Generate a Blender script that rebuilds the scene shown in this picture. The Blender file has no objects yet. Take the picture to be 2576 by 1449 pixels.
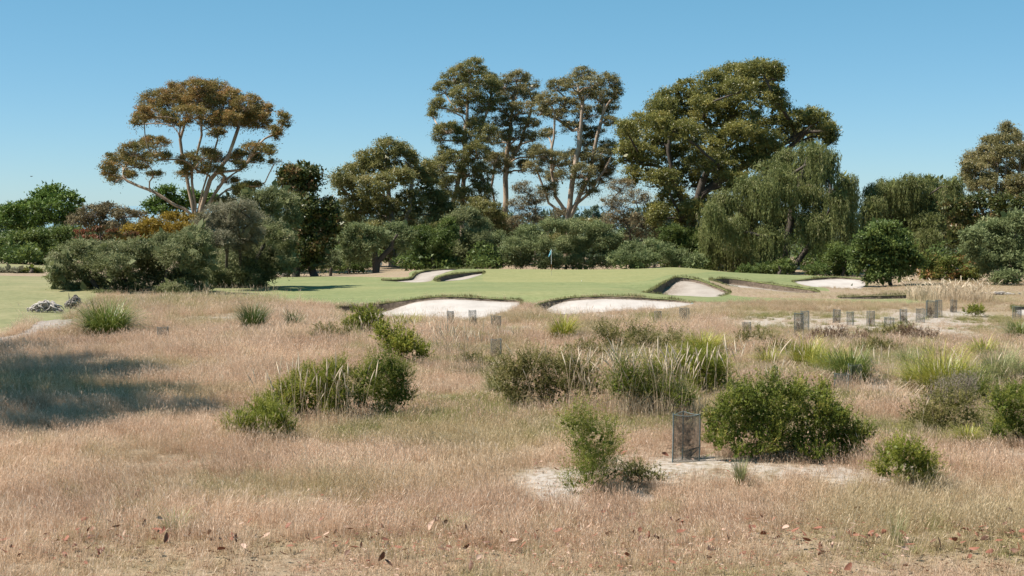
import bpy, math, random
import numpy as np
from mathutils import Vector, geometry

# ------------------------------------------------------------------ camera, sky, sun, exposure
SC = bpy.context.scene
COL = SC.collection
F = 2576.0 * 50.0 / 36.0          # focal length in picture units (picture 2576 x 1449)
HOR = 515.0
PITCH = math.atan((724.5 - HOR) / F)
CAM = np.array([0.0, 0.0, 7.0])
cam_data = bpy.data.cameras.new('camera')
cam_data.lens = 50.0
cam_data.sensor_width = 36.0
cam_data.clip_start = 0.1
cam_data.clip_end = 60000.0
cam = bpy.data.objects.new('camera', cam_data)
COL.objects.link(cam)
cam.location = CAM
cam.rotation_euler = (math.pi / 2 - PITCH, 0, 0)
SC.camera = cam

SUN_EL = math.radians(55)
SUN_AZ = math.radians(-99)        # measured from the view direction (+Y), negative = from the left
sun_dir = np.array([math.sin(SUN_AZ) * math.cos(SUN_EL), math.cos(SUN_AZ) * math.cos(SUN_EL), math.sin(SUN_EL)])
world = bpy.data.worlds.new('World')
SC.world = world
world.use_nodes = True
wn = world.node_tree
for n in list(wn.nodes):
    wn.nodes.remove(n)
wo = wn.nodes.new('ShaderNodeOutputWorld')
bg = wn.nodes.new('ShaderNodeBackground')
sky = wn.nodes.new('ShaderNodeTexSky')
sky.sky_type = 'NISHITA'
sky.sun_disc = False
sky.sun_elevation = SUN_EL
sky.sun_rotation = SUN_AZ
sky.altitude = 3500.0
sky.air_density = 1.0
sky.dust_density = 2.6
sky.ozone_density = 3.0
tint = wn.nodes.new('ShaderNodeMix')
tint.data_type = 'RGBA'
tint.blend_type = 'MULTIPLY'
tint.inputs[0].default_value = 1.0
tint.inputs[7].default_value = (0.62, 0.585, 0.64, 1)
wn.links.new(sky.outputs[0], tint.inputs[6])
air = wn.nodes.new('ShaderNodeMix')          # even blue air light over the whole dome
air.data_type = 'RGBA'
air.blend_type = 'ADD'
air.inputs[0].default_value = 1.0
air.inputs[7].default_value = (0.12, 1.34, 1.50, 1)
wn.links.new(tint.outputs[2], air.inputs[6])
wn.links.new(air.outputs[2], bg.inputs[0])
bg.inputs[1].default_value = 0.0715
wn.links.new(bg.outputs[0], wo.inputs[0])

sd = bpy.data.lights.new('sun', 'SUN')
sd.energy = 5.0
sd.angle = math.radians(0.55)
sd.color = (1.0, 0.93, 0.84)
sun = bpy.data.objects.new('sun', sd)
COL.objects.link(sun)
sun.rotation_euler = Vector(sun_dir).to_track_quat('Z', 'Y').to_euler()
SC.view_settings.view_transform = 'Standard'
SC.view_settings.look = 'None'
SC.view_settings.gamma = 1.0
SC.view_settings.use_curve_mapping = False
SC.view_settings.exposure = 0.95
SC.cycles.max_bounces = 6
SC.cycles.transparent_max_bounces = 8

# ------------------------------------------------------------------ helpers
rng = np.random.default_rng(7)
random.seed(7)
RIGHT = np.array([1.0, 0, 0])
FWD = np.array([0, math.cos(PITCH), -math.sin(PITCH)])
UPV = np.array([0, math.sin(PITCH), math.cos(PITCH)])


def P(u, v, Y):
    """world point seen at picture position (u, v) at depth Y"""
    r = FWD + RIGHT * ((u - 1288.0) / F) + UPV * ((724.5 - v) / F)
    return CAM + r * (Y / r[1])


def drop_base(Y):
    return np.interp(Y, [0, 8, 17, 25.5, 39.5, 60, 70, 80, 100, 115, 135, 160, 200, 300, 1000, 2000, 3000],
                     [4.36, 4.38, 4.44, 4.6, 4.8, 5.25, 5.4, 5.5, 5.75, 5.9, 6.5, 7.1, 7.6, 8.6, 17, 36, 60])


def vnoise(x, y, scale=1.0, seed=0):
    x = np.asarray(x, float) / scale + seed * 17.13
    y = np.asarray(y, float) / scale + seed * 9.71
    xi = np.floor(x); yi = np.floor(y)
    fx = x - xi; fy = y - yi
    fx = fx * fx * (3 - 2 * fx); fy = fy * fy * (3 - 2 * fy)

    def h(a, b):
        s = np.sin(a * 127.1 + b * 311.7 + seed * 74.7) * 43758.5453
        return s - np.floor(s)
    return (h(xi, yi) * (1 - fx) + h(xi + 1, yi) * fx) * (1 - fy) + (h(xi, yi + 1) * (1 - fx) + h(xi + 1, yi + 1) * fx) * fy


def new_mesh(name, V, faces, mats=(), attrs=None, face_mat=None, smooth=False):
    """faces: list of int arrays (n,k)"""
    me = bpy.data.meshes.new(name)
    V = np.asarray(V, np.float32).reshape(-1, 3)
    faces = [np.asarray(f, np.int32) for f in faces if len(f)]
    me.vertices.add(len(V))
    me.vertices.foreach_set('co', V.ravel())
    nl = sum(f.size for f in faces)
    npoly = sum(len(f) for f in faces)
    if npoly:
        me.loops.add(nl)
        me.loops.foreach_set('vertex_index', np.concatenate([f.ravel() for f in faces]))
        me.polygons.add(npoly)
        tot = np.concatenate([np.full(len(f), f.shape[1], np.int32) for f in faces])
        st = np.concatenate([[0], np.cumsum(tot)[:-1]]).astype(np.int32)
        me.polygons.foreach_set('loop_start', st)
        me.polygons.foreach_set('loop_total', tot)
        if face_mat is not None:
            me.polygons.foreach_set('material_index', np.asarray(face_mat, np.int32))
        me.polygons.foreach_set('use_smooth', np.full(npoly, bool(smooth)))
    for m in mats:
        me.materials.append(m)
    for k, a in (attrs or {}).items():
        at = me.attributes.new(k, 'FLOAT', 'POINT')
        at.data.foreach_set('value', np.asarray(a, np.float32))
    me.update(calc_edges=True)
    return me


def link(name, me, parent=None, loc=None):
    o = bpy.data.objects.new(name, me)
    COL.objects.link(o)
    if loc is not None:
        o.location = loc
    if parent is not None:
        o.parent = parent
    return o


def tag(o, label=None, cat=None, group=None, kind=None):
    if label: o['label'] = label
    if cat: o['category'] = cat
    if group: o['group'] = group
    if kind: o['kind'] = kind
    return o


def empty(name, loc, label, cat, group=None):
    o = bpy.data.objects.new(name, None)
    COL.objects.link(o)
    o.location = loc
    o.empty_display_size = 0.2
    return tag(o, label, cat, group)


# ------------------------------------------------------------------ materials
def mat_new(name):
    m = bpy.data.materials.new(name)
    m.use_nodes = True
    nt = m.node_tree
    b = nt.nodes['Principled BSDF']
    b.inputs['Roughness'].default_value = 0.8
    b.inputs['Specular IOR Level'].default_value = 0.2
    return m, nt, b


def ramp(nt, src, stops):
    r = nt.nodes.new('ShaderNodeValToRGB')
    el = r.color_ramp.elements
    while len(el) > 1:
        el.remove(el[-1])
    el[0].position = stops[0][0]; el[0].color = (*stops[0][1], 1)
    for p, c in stops[1:]:
        e = el.new(p); e.color = (*c, 1)
    nt.links.new(src, r.inputs[0])
    return r.outputs[0]


def noise(nt, scale, detail=4, rough=0.55, vec=None, dist=0.0):
    n = nt.nodes.new('ShaderNodeTexNoise')
    n.inputs['Scale'].default_value = scale
    n.inputs['Detail'].default_value = detail
    n.inputs['Roughness'].default_value = rough
    n.inputs['Distortion'].default_value = dist
    if vec is None:
        tc = nt.nodes.new('ShaderNodeTexCoord')
        vec = tc.outputs['Object']
    nt.links.new(vec, n.inputs['Vector'])
    return n.outputs['Fac']


def mapped(nt, scale):
    tc = nt.nodes.new('ShaderNodeTexCoord')
    mp = nt.nodes.new('ShaderNodeMapping')
    mp.inputs['Scale'].default_value = scale
    nt.links.new(tc.outputs['Object'], mp.inputs['Vector'])
    return mp.outputs['Vector']


def mix(nt, fac, a, b, mode='MIX'):
    m = nt.nodes.new('ShaderNodeMix')
    m.data_type = 'RGBA'
    m.blend_type = mode
    for sock, val in ((m.inputs[0], fac), (m.inputs[6], a), (m.inputs[7], b)):
        if isinstance(val, (int, float)):
            sock.default_value = val
        elif isinstance(val, tuple):
            sock.default_value = (*val, 1)
        else:
            nt.links.new(val, sock)
    return m.outputs[2]


def attr(nt, name, kind='GEOMETRY'):
    a = nt.nodes.new('ShaderNodeAttribute')
    a.attribute_name = name
    a.attribute_type = kind
    return a.outputs['Fac']


def math_n(nt, op, a, b):
    m = nt.nodes.new('ShaderNodeMath')
    m.operation = op
    m.use_clamp = op in ('ADD', 'SUBTRACT', 'MULTIPLY')
    for s, v in ((m.inputs[0], a), (m.inputs[1], b)):
        if isinstance(v, (int, float)):
            s.default_value = v
        else:
            nt.links.new(v, s)
    return m.outputs[0]


def bump(nt, b, h, strength, dist):
    n = nt.nodes.new('ShaderNodeBump')
    n.inputs['Strength'].default_value = strength
    n.inputs['Distance'].default_value = dist
    nt.links.new(h, n.inputs['Height'])
    nt.links.new(n.outputs[0], b.inputs['Normal'])


def leaf_mat(name, stops, transl=0.3, rough=0.55, spec=0.25, attr_kind='GEOMETRY'):
    """foliage: per-leaf tint -> colour; some light passes through the leaf"""
    m, nt, b = mat_new(name)
    c = ramp(nt, attr(nt, 'tint', attr_kind), stops)
    nt.links.new(c, b.inputs['Base Color'])
    b.inputs['Roughness'].default_value = rough
    b.inputs['Specular IOR Level'].default_value = spec
    t = nt.nodes.new('ShaderNodeBsdfTranslucent')
    nt.links.new(c, t.inputs['Color'])
    mx = nt.nodes.new('ShaderNodeMixShader')
    mx.inputs[0].default_value = transl
    nt.links.new(b.outputs[0], mx.inputs[1])
    nt.links.new(t.outputs[0], mx.inputs[2])
    nt.links.new(mx.outputs[0], nt.nodes['Material Output'].inputs['Surface'])
    return m


def plain_mat(name, c1, c2=None, scale=8.0, rough=0.8, bump_s=0.0, stretch=None):
    m, nt, b = mat_new(name)
    b.inputs['Roughness'].default_value = rough
    if c2 is None:
        c2 = tuple(x * 0.8 for x in c1)
    vec = mapped(nt, stretch) if stretch else None
    n = noise(nt, scale, 5, 0.6, vec)
    nt.links.new(ramp(nt, n, [(0.3, c2), (0.7, c1)]), b.inputs['Base Color'])
    if bump_s:
        bump(nt, b, n, bump_s, 0.05)
    return m


def mat_ground():
    m, nt, b = mat_new('dry_soil')
    n1 = noise(nt, 0.35, 5, 0.6)
    n2 = noise(nt, 7.0, 6, 0.7)
    n3 = noise(nt, 45.0, 3, 0.7)
    straw = ramp(nt, n2, [(0.25, (0.125, 0.088, 0.058)), (0.5, (0.255, 0.188, 0.128)), (0.75, (0.37, 0.285, 0.205))])
    olive = ramp(nt, n2, [(0.3, (0.13, 0.115, 0.055)), (0.7, (0.285, 0.235, 0.13))])
    base = mix(nt, ramp(nt, n1, [(0.45, (0, 0, 0)), (0.75, (0.7, 0.7, 0.7))]), straw, olive)
    sand = ramp(nt, n3, [(0.2, (0.27, 0.235, 0.208)), (0.8, (0.47, 0.425, 0.385))])
    k = math_n(nt, 'MULTIPLY', attr(nt, 'bare'), ramp(nt, n2, [(0.36, (0.05, 0.05, 0.05)), (0.58, (1, 1, 1))]))
    nt.links.new(mix(nt, k, base, sand), b.inputs['Base Color'])
    bump(nt, b, n2, 0.6, 0.08)
    return m


def mat_turf(name, a, c, d, stripe=True):
    m, nt, b = mat_new(name)
    n1 = noise(nt, 0.12, 5, 0.65, mapped(nt, (1, 1.6, 1)))
    n2 = noise(nt, 3.0, 6, 0.75)
    c1 = ramp(nt, n1, [(0.36, a), (0.5, c), (0.64, d)])
    n3 = noise(nt, 0.7, 5, 0.7, mapped(nt, (1, 2.0, 1)))
    c1 = mix(nt, 0.30, c1, ramp(nt, n3, [(0.35, tuple(q * 0.72 for q in a)), (0.52, c), (0.68, tuple(q * 1.18 for q in d))]))
    c2 = mix(nt, 0.25, c1, ramp(nt, n2, [(0.3, (0.08, 0.10, 0.04)), (0.7, (0.42, 0.40, 0.22))]), 'MIX')
    nt.links.new(c2, b.inputs['Base Color'])
    b.inputs['Roughness'].default_value = 0.9
    bump(nt, b, n2, 0.5, 0.03)
    return m


def mat_sand(name, dark, light, streak=0.35):
    m, nt, b = mat_new(name)
    n1 = noise(nt, 0.9, 6, 0.65)
    n2 = noise(nt, 14.0, 5, 0.7, mapped(nt, (1, 1, 3)))
    n3 = noise(nt, 4.0, 6, 0.75, mapped(nt, (1, 2.2, 1)), 0.4)
    c = ramp(nt, n1, [(0.3, dark), (0.6, light)])
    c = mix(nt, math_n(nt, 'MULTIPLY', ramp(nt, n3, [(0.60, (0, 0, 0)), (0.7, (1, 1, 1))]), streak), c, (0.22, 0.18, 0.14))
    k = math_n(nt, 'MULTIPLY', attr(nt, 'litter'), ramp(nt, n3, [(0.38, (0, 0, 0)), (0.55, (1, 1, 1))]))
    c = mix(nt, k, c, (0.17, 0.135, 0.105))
    nt.links.new(c, b.inputs['Base Color'])
    b.inputs['Roughness'].default_value = 0.95
    bump(nt, b, n2, 0.5, 0.05)
    return m


M_GROUND = mat_ground()
M_FAIR = mat_turf('fairway_turf', (0.098, 0.128, 0.045), (0.128, 0.150, 0.056), (0.180, 0.178, 0.074))
M_GREEN = mat_turf('green_turf', (0.140, 0.155, 0.056), (0.172, 0.172, 0.066), (0.202, 0.190, 0.078))
M_LAWN = mat_turf('lawn_turf', (0.112, 0.122, 0.052), (0.165, 0.155, 0.074), (0.24, 0.202, 0.115))
M_PATH = plain_mat('path_gravel', (0.30, 0.255, 0.225), (0.22, 0.188, 0.165), 6.0, 0.95, 0.3)
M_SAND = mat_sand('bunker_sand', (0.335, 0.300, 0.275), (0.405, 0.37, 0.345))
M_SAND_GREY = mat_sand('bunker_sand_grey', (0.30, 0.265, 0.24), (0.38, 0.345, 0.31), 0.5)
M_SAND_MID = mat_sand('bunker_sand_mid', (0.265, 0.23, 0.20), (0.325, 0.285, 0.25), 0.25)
M_SOIL = plain_mat('bunker_soil', (0.17, 0.13, 0.095), (0.07, 0.052, 0.04), 6.0, 0.95, 0.5)
M_LIP = plain_mat('lip_turf', (0.15, 0.155, 0.055), (0.085, 0.092, 0.034), 3.0, 0.9, 0.5)

# ------------------------------------------------------------------ terrain: a smooth surface through known heights
CTRL = []
for Y in (6, 12, 18, 26, 34, 42, 51, 60, 66):
    for u in (-700, 100, 900, 1700, 2500, 3300):
        x = (u - 1288) / F * Y
        z = 7.0 - drop_base(Y) + 0.10 * math.sin(x * 0.45 + Y * 0.21) * min(1, Y / 30.0)
        CTRL.append((x, Y, z))


def ctl(*pts):
    for u, v, Y in pts:
        p = P(u, v, Y)
        CTRL.append((p[0], p[1], p[2]))


# grassy ridge in front of the tea tree, left lawn, path
ctl((330, 770, 78), (480, 760, 78), (250, 792, 72), (420, 790, 70), (560, 775, 75), (700, 790, 70))
ctl((60, 700, 105), (-150, 700, 105), (60, 735, 86), (-150, 740, 86), (60, 790, 70), (-150, 792, 70), (150, 720, 92))
ctl((40, 662, 150), (-120, 664, 150), (120, 668, 150), (40, 682, 128), (-120, 684, 128))
# front edge of the mown ground (top of the two front bunkers) and their low front edges
ctl((560, 752, 82), (700, 762, 80), (800, 767, 79), (880, 768, 79), (960, 763, 79), (1030, 753, 79), (1110, 746, 79),
    (1200, 749, 79), (1300, 755, 79), (1332, 762, 78), (1365, 761, 78), (1430, 749, 79), (1510, 745, 79), (1600, 748, 79),
    (1700, 755, 79), (1780, 757, 80), (1900, 757, 80), (2050, 758, 80), (2300, 762, 79), (2560, 770, 76), (2900, 775, 76))
ctl((850, 795, 71), (960, 803, 70), (1100, 806, 70), (1200, 806, 70), (1330, 795, 71), (1390, 790, 72.5), (1540, 783, 74),
    (1680, 775, 76), (1800, 785, 71), (2000, 790, 70), (2300, 795, 69), (2560, 798, 69), (2900, 800, 69))
# mown ground and the green
ctl((640, 733, 92), (760, 738, 90), (900, 738, 90), (1100, 728, 90), (1300, 727, 90), (1500, 726, 90), (1600, 730, 89))
ctl((720, 716, 103), (870, 714, 104), (1000, 716, 101), (1150, 713, 102), (1300, 711, 102), (1450, 710, 102), (1600, 708, 102), (1680, 716, 97))
ctl((1250, 693, 116), (1387, 694, 115), (1550, 691, 115), (1680, 684, 117), (1790, 688, 116))
ctl((1215, 677, 133), (1300, 677.5, 133), (1387, 678.5, 133), (1550, 678, 133), (1620, 676, 133), (1690, 672.5, 133), (1750, 676, 133),
    (1800, 681, 132), (1900, 691, 131), (1990, 698, 130), (2120, 702, 130), (2300, 705, 130), (2560, 706, 130), (2900, 706, 130))
for u in range(-400, 3200, 300):
    for Y, d in ((148, 7.1), (165, 7.35), (190, 7.6)):
        if Y == 148 and u < 300:
            continue
        x = (u - 1288) / F * Y
        CTRL.append((x, Y, 7.0 - d))
# far-left part under the trees
ctl((560, 715, 112), (680, 703, 118), (800, 699, 122), (700, 696, 132), (860, 694, 135), (950, 693, 137))
# rear bunkers left
ctl((970, 708, 110), (1040, 711, 110), (1085, 711, 110), (1010, 700, 117), (1045, 690, 120), (1075, 680, 123), (1130, 676, 124.5), (1185, 677, 127),
    (1092, 704, 112.5), (1120, 693, 116), (1160, 687.5, 118.5), (1212, 683.5, 120.5), (1110, 709, 110), (1170, 703, 112.5), (1212, 692, 116))
# mound bunker right of centre and its neighbours
ctl((1618, 738, 89), (1650, 724, 91), (1680, 706, 93.5), (1705, 697, 94.5), (1745, 701.5, 94.5), (1790, 716, 92.5), (1835, 736, 89.5),
    (1790, 747, 86.5), (1720, 744, 87), (1650, 741, 88), (1700, 692, 108))
ctl((1785, 705, 97), (1825, 700, 99), (1880, 706, 98.5), (1950, 716, 96.5), (2050, 731, 93), (1830, 718, 94), (1900, 726, 92.5), (1990, 735, 91), (2060, 740, 90))
ctl((1995, 708, 111), (2060, 699, 114), (2110, 697, 115), (2165, 702, 114), (2185, 715, 110), (2160, 728, 105), (2100, 729, 104.5), (2035, 720, 107))
ctl((2115, 746, 84.5), (2200, 744, 85), (2320, 741, 86), (2320, 751, 83), (2200, 755, 82), (2115, 753, 82.5), (1950, 748, 85.5))
ctl((2260, 722, 103), (2400, 728, 98), (2560, 735, 92), (2800, 738, 92), (2330, 708, 115), (2470, 712, 112), (2700, 714, 112))
CTRL = np.array(CTRL)
_S = 20.0
_cx, _cy = CTRL[:, 0] / _S, CTRL[:, 1] / _S
_base = 7.0 - drop_base(CTRL[:, 1])


def _U(r2):
    return 0.5 * r2 * np.log(r2 + 1e-9)


_n = len(CTRL)
_K = _U((_cx[:, None] - _cx) ** 2 + (_cy[:, None] - _cy) ** 2) + np.eye(_n) * 2e-5
_Pm = np.stack([np.ones(_n), _cx, _cy], 1)
_A = np.block([[_K, _Pm], [_Pm.T, np.zeros((3, 3))]])
_W = np.linalg.solve(_A, np.concatenate([CTRL[:, 2] - _base, np.zeros(3)]))


def sstep(a, b, x):
    t = np.clip((x - a) / (b - a), 0, 1)
    return t * t * (3 - 2 * t)


def height(x, y):
    x = np.atleast_1d(np.asarray(x, float)); y = np.atleast_1d(np.asarray(y, float))
    out = np.zeros(len(x))
    for i in range(0, len(x), 20000):
        a, b = x[i:i + 20000] / _S, y[i:i + 20000] / _S
        k = _U((a[:, None] - _cx) ** 2 + (b[:, None] - _cy) ** 2)
        out[i:i + 20000] = k @ _W[:_n] + _W[_n] + _W[_n + 1] * a + _W[_n + 2] * b
    w = (1 - sstep(165, 200, y)) * sstep(0, 8, y)
    hw = np.maximum(y, 20) * 0.36
    w = w * (1 - sstep(hw * 1.5, hw * 2.1, np.abs(x)))
    far = sstep(250, 700, y)
    return 7.0 - drop_base(y) + out * w + far * 3.0 * (vnoise(x, y, 260, 3) - 0.5)


def hz(x, y):
    return float(height([x], [y])[0])


_RY = np.concatenate([np.arange(9, 140, 0.25), np.arange(140, 320, 1.0)])


def hit(u, v, y0=9.0):
    """where the sight line through (u, v) meets the ground"""
    r = FWD + RIGHT * ((u - 1288.0) / F) + UPV * ((724.5 - v) / F)
    ys = _RY[_RY >= y0]
    t = ys / r[1]
    d = (CAM[2] + r[2] * t) - height(r[0] * t, ys)
    k = np.argmax(d < 0) if (d < 0).any() else len(ys) - 1
    if k > 0:
        f = d[k - 1] / (d[k - 1] - d[k] + 1e-9)
        Y = ys[k - 1] + (ys[k] - ys[k - 1]) * min(max(f, 0), 1)
    else:
        Y = ys[0]
    x = r[0] * Y / r[1]
    return np.array([x, Y, hz(x, Y)])


def in_poly(x, y, poly):
    inside = np.zeros(len(x), bool)
    px, py = poly[:, 0], poly[:, 1]
    j = len(poly) - 1
    for i in range(len(poly)):
        c = ((py[i] > y) != (py[j] > y)) & (x < (px[j] - px[i]) * (y - py[i]) / (py[j] - py[i] + 1e-12) + px[i])
        inside ^= c
        j = i
    return inside


def smooth_loop(pts, step, closed=True):
    """Catmull-Rom through rows of any width, resampled about every STEP metres (first two columns)"""
    pts = np.asarray(pts, float)
    n = len(pts)
    out = []
    for i in range(n if closed else n - 1):
        if closed:
            p0, p1, p2, p3 = pts[(i - 1) % n], pts[i], pts[(i + 1) % n], pts[(i + 2) % n]
        else:
            p0, p1, p2, p3 = pts[max(i - 1, 0)], pts[i], pts[i + 1], pts[min(i + 2, n - 1)]
        m = max(2, int(np.hypot(*(p2[:2] - p1[:2])) / step))
        for t in np.arange(m) / m:
            # a tension that keeps narrow shapes from looping
            a = p1; b = 0.4 * (p2 - p0); c = 3 * (p2 - p1) - 0.8 * (p2 - p0) - 0.4 * (p3 - p1); d = 2 * (p1 - p2) + 0.4 * (p2 - p0) + 0.4 * (p3 - p1)
            out.append(a + b * t + c * t * t + d * t ** 3)
    if not closed:
        out.append(pts[-1])
    return np.array(out)


# bunkers: outline points (u, v, depth Y, height of the lip above the sand)
BUNKERS = {
    'front_west': (M_SAND, [(856, 782, 74.5, 0.30), (850, 770, 78, .50), (880, 768, 79, .55), (960, 763, 79, .52), (1010, 756, 79, .30), (1050, 750.5, 79, .17), (1110, 746, 79, .13),
                            (1200, 749, 79, .12), (1300, 755, 79, .10), (1310, 762, 77.5, .03), (1285, 775, 74.5, 0), (1235, 793, 72, 0), (1180, 806, 70, 0), (1080, 806, 70, 0),
                            (980, 803, 70.5, 0), (900, 793, 72, 0.05)],
                   'wide white sand bunker below the flag with a dark soil bank along one end'),
    'front_east': (M_SAND, [(1352, 774, 75.5, .35), (1356, 764, 77.5, .42), (1385, 756, 78.5, .28), (1430, 749, 79, .14), (1510, 745, 79, .11), (1600, 748, 79, .10), (1700, 755, 79, .07),
                            (1745, 763, 78, 0.02), (1690, 774, 76, 0), (1560, 781, 74.2, 0), (1450, 789, 72.6, 0), (1385, 790, 72.5, 0.05)],
                   'long white sand bunker just past the grassy gap below the flag'),
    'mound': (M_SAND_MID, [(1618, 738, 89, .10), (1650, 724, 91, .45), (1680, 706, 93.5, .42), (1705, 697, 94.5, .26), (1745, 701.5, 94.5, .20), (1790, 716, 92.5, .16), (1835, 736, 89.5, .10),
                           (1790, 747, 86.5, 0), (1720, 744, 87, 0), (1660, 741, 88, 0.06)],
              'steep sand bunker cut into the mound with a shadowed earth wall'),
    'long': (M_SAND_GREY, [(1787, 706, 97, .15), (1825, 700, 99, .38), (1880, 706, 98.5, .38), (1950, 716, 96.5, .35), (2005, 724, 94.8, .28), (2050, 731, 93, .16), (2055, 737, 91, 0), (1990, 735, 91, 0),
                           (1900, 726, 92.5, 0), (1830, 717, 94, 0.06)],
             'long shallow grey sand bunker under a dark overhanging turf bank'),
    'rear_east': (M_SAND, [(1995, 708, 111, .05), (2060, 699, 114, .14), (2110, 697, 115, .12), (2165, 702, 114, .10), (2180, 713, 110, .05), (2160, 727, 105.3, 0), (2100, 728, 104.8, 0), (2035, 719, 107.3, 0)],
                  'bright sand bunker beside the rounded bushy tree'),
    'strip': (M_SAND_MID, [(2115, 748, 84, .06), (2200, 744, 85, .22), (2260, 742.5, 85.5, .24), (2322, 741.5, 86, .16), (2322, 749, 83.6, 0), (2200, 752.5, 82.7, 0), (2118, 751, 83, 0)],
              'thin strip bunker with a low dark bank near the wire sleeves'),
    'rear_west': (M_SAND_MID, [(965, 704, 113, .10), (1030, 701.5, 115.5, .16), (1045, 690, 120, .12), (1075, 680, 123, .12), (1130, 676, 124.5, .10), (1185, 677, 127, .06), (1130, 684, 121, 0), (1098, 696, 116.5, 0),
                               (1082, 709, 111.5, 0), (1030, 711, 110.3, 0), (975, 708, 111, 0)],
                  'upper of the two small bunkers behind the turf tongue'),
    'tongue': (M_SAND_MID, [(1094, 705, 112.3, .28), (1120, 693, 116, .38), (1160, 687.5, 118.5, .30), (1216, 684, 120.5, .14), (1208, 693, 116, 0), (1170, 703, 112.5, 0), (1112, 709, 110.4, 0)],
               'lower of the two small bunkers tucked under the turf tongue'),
    'corner': (M_SAND, [(2548, 772, 75, .12), (2600, 766, 76, .15), (2680, 768, 76, .12), (2700, 782, 72.5, 0), (2620, 792, 70, 0), (2565, 788, 70.5, 0)],
               'white sand bunker at the picture edge behind a pale sleeve'),
}
BPOLY = {}
for k, (mt, pts, lab) in BUNKERS.items():
    rows = []
    for u, v, Y, h in pts:
        p = P(u, v, Y)
        rows.append((p[0], p[1], h))
    BPOLY[k] = smooth_loop(rows, 0.3)


def zone(pts, step=0.6, wob=0.12, seed=1):
    rows = []
    for q in pts:
        p = P(*q) if len(q) == 3 else hit(*q)
        rows.append((p[0], p[1]))
    s = smooth_loop(rows, step)
    s[:, 0] += wob * (vnoise(s[:, 0], s[:, 1], 1.3, seed) - 0.5) * 2
    s[:, 1] += wob * (vnoise(s[:, 0], s[:, 1], 1.3, seed + 5) - 0.5) * 2
    return s


Z_FAIR = zone([(520, 752, 84), (640, 758, 80.2), (760, 764, 79.4), (880, 767, 79.2), (960, 762, 79.2), (1030, 752, 79.2), (1110, 745.5, 79.2), (1200, 748.5, 79.2), (1300, 755, 79.1), (1335, 764, 77.5),
               (1365, 760, 78.5), (1430, 748.5, 79.2), (1510, 744.5, 79.2), (1600, 747.5, 79.2), (1700, 754.5, 79.1), (1760, 759, 79), (1900, 758, 79.6), (2060, 758, 79.6), (2330, 764, 78.4),
               (2335, 751, 82.8), (2110, 752.5, 82.6), (1950, 750, 84.5), (1840, 741, 88), (1838, 735, 90), (1792, 715, 93), (1784, 704, 97.5), (1825, 699, 99.3), (1880, 705, 98.8), (1950, 715, 96.8), (2060, 731, 93.2),
               (2090, 733, 93.5), (2025, 719, 107), (1993, 707.5, 111.3), (2060, 698.5, 114.2), (2110, 696.5, 115.2), (2168, 701, 114.4), (2200, 702, 116), (2120, 702, 132),
               (1900, 690, 139), (1690, 671, 140), (1387, 676, 140), (1190, 677, 138), (1060, 681, 127), (1030, 690, 121.5), (1020, 698, 118), (905, 699, 121), (760, 697, 127), (640, 699, 125), (555, 716, 112), (480, 742, 92)])
Z_GREEN = zone([(1240, 711, 103.5), (1450, 711.5, 102), (1620, 709, 102), (1700, 690, 110), (1800, 685, 121), (1840, 686, 130), (1690, 674, 137), (1387, 678, 138), (1228, 678, 137), (1215, 690, 117)], 0.8, 0.1, 3)
Z_LAWN = zone([(-420, 690, 112), (60, 689, 112), (118, 692, 112), (180, 705, 105), (240, 745, 86), (200, 783, 74), (172, 800), (100, 810), (60, 822), (-40, 860), (-260, 900), (-500, 850), (-520, 760)], 0.8, 0.1, 4)
Z_MOUND = zone([(-300, 676, 132), (60, 675, 132), (118, 672, 140), (140, 666, 150), (60, 658, 158), (-100, 660, 158), (-320, 665, 155)], 1.2, 0.1, 6)
Z_PATH = zone([(-60, 868), (20, 846), (75, 826), (95, 811), (150, 803), (215, 803), (240, 812), (215, 822), (150, 838), (95, 848), (30, 862), (-50, 886)], 0.5, 0.08, 7)
BARE = [(1390, 1210, 75, 55), (1720, 1175, 150, 30), (1900, 1180, 120, 24), (2085, 1195, 90, 22), (1400, 1262, 50, 12), (1250, 920, 30, 14), (2215, 975, 55, 28), (1930, 812, 90, 14), (2040, 806, 60, 10), (2160, 808, 60, 12),
        (2290, 818, 70, 28), (2350, 805, 80, 18), (2180, 822, 90, 16), (2060, 822, 60, 14), (2420, 790, 60, 10), (1300, 830, 70, 10), (1420, 800, 30, 8), (1510, 800, 60, 8), (2560, 1150, 40, 14), (1600, 1240, 30, 14), (1120, 1010, 40, 10), (560, 800, 90, 8), (1650, 815, 80, 8),
        (2270, 1185, 60, 14), (2330, 838, 50, 8), (1560, 875, 60, 10), (1240, 845, 50, 6)]
BARE_W = []
for u, v, ru, rv in BARE:
    c = hit(u, v)
    a = hit(u, v - rv); b = hit(u, v + rv)
    BARE_W.append((c[0], c[1], ru / F * c[1], max(0.25, (a[1] - b[1]) / 2)))


def bareness(x, y):
    o = np.zeros(len(x))
    n = vnoise(x, y, 0.7, 11) * 0.6 + vnoise(x, y, 0.25, 12) * 0.4
    for cx, cy, rx, ry in BARE_W:
        d = np.sqrt(((x - cx) / rx) ** 2 + ((y - cy) / ry) ** 2)
        o = np.maximum(o, np.clip(1.5 - d - (n - 0.5) * 2.2, 0, 1))
    return o


def on_turf(x, y):
    m = np.zeros(len(x), bool)
    for z in (Z_FAIR, Z_GREEN, Z_LAWN, Z_MOUND):
        m |= in_poly(x, y, z)
    return m


def in_bunker(x, y):
    m = np.zeros(len(x), bool)
    for b in BPOLY.values():
        m |= in_poly(x, y, b)
    return m


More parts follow.
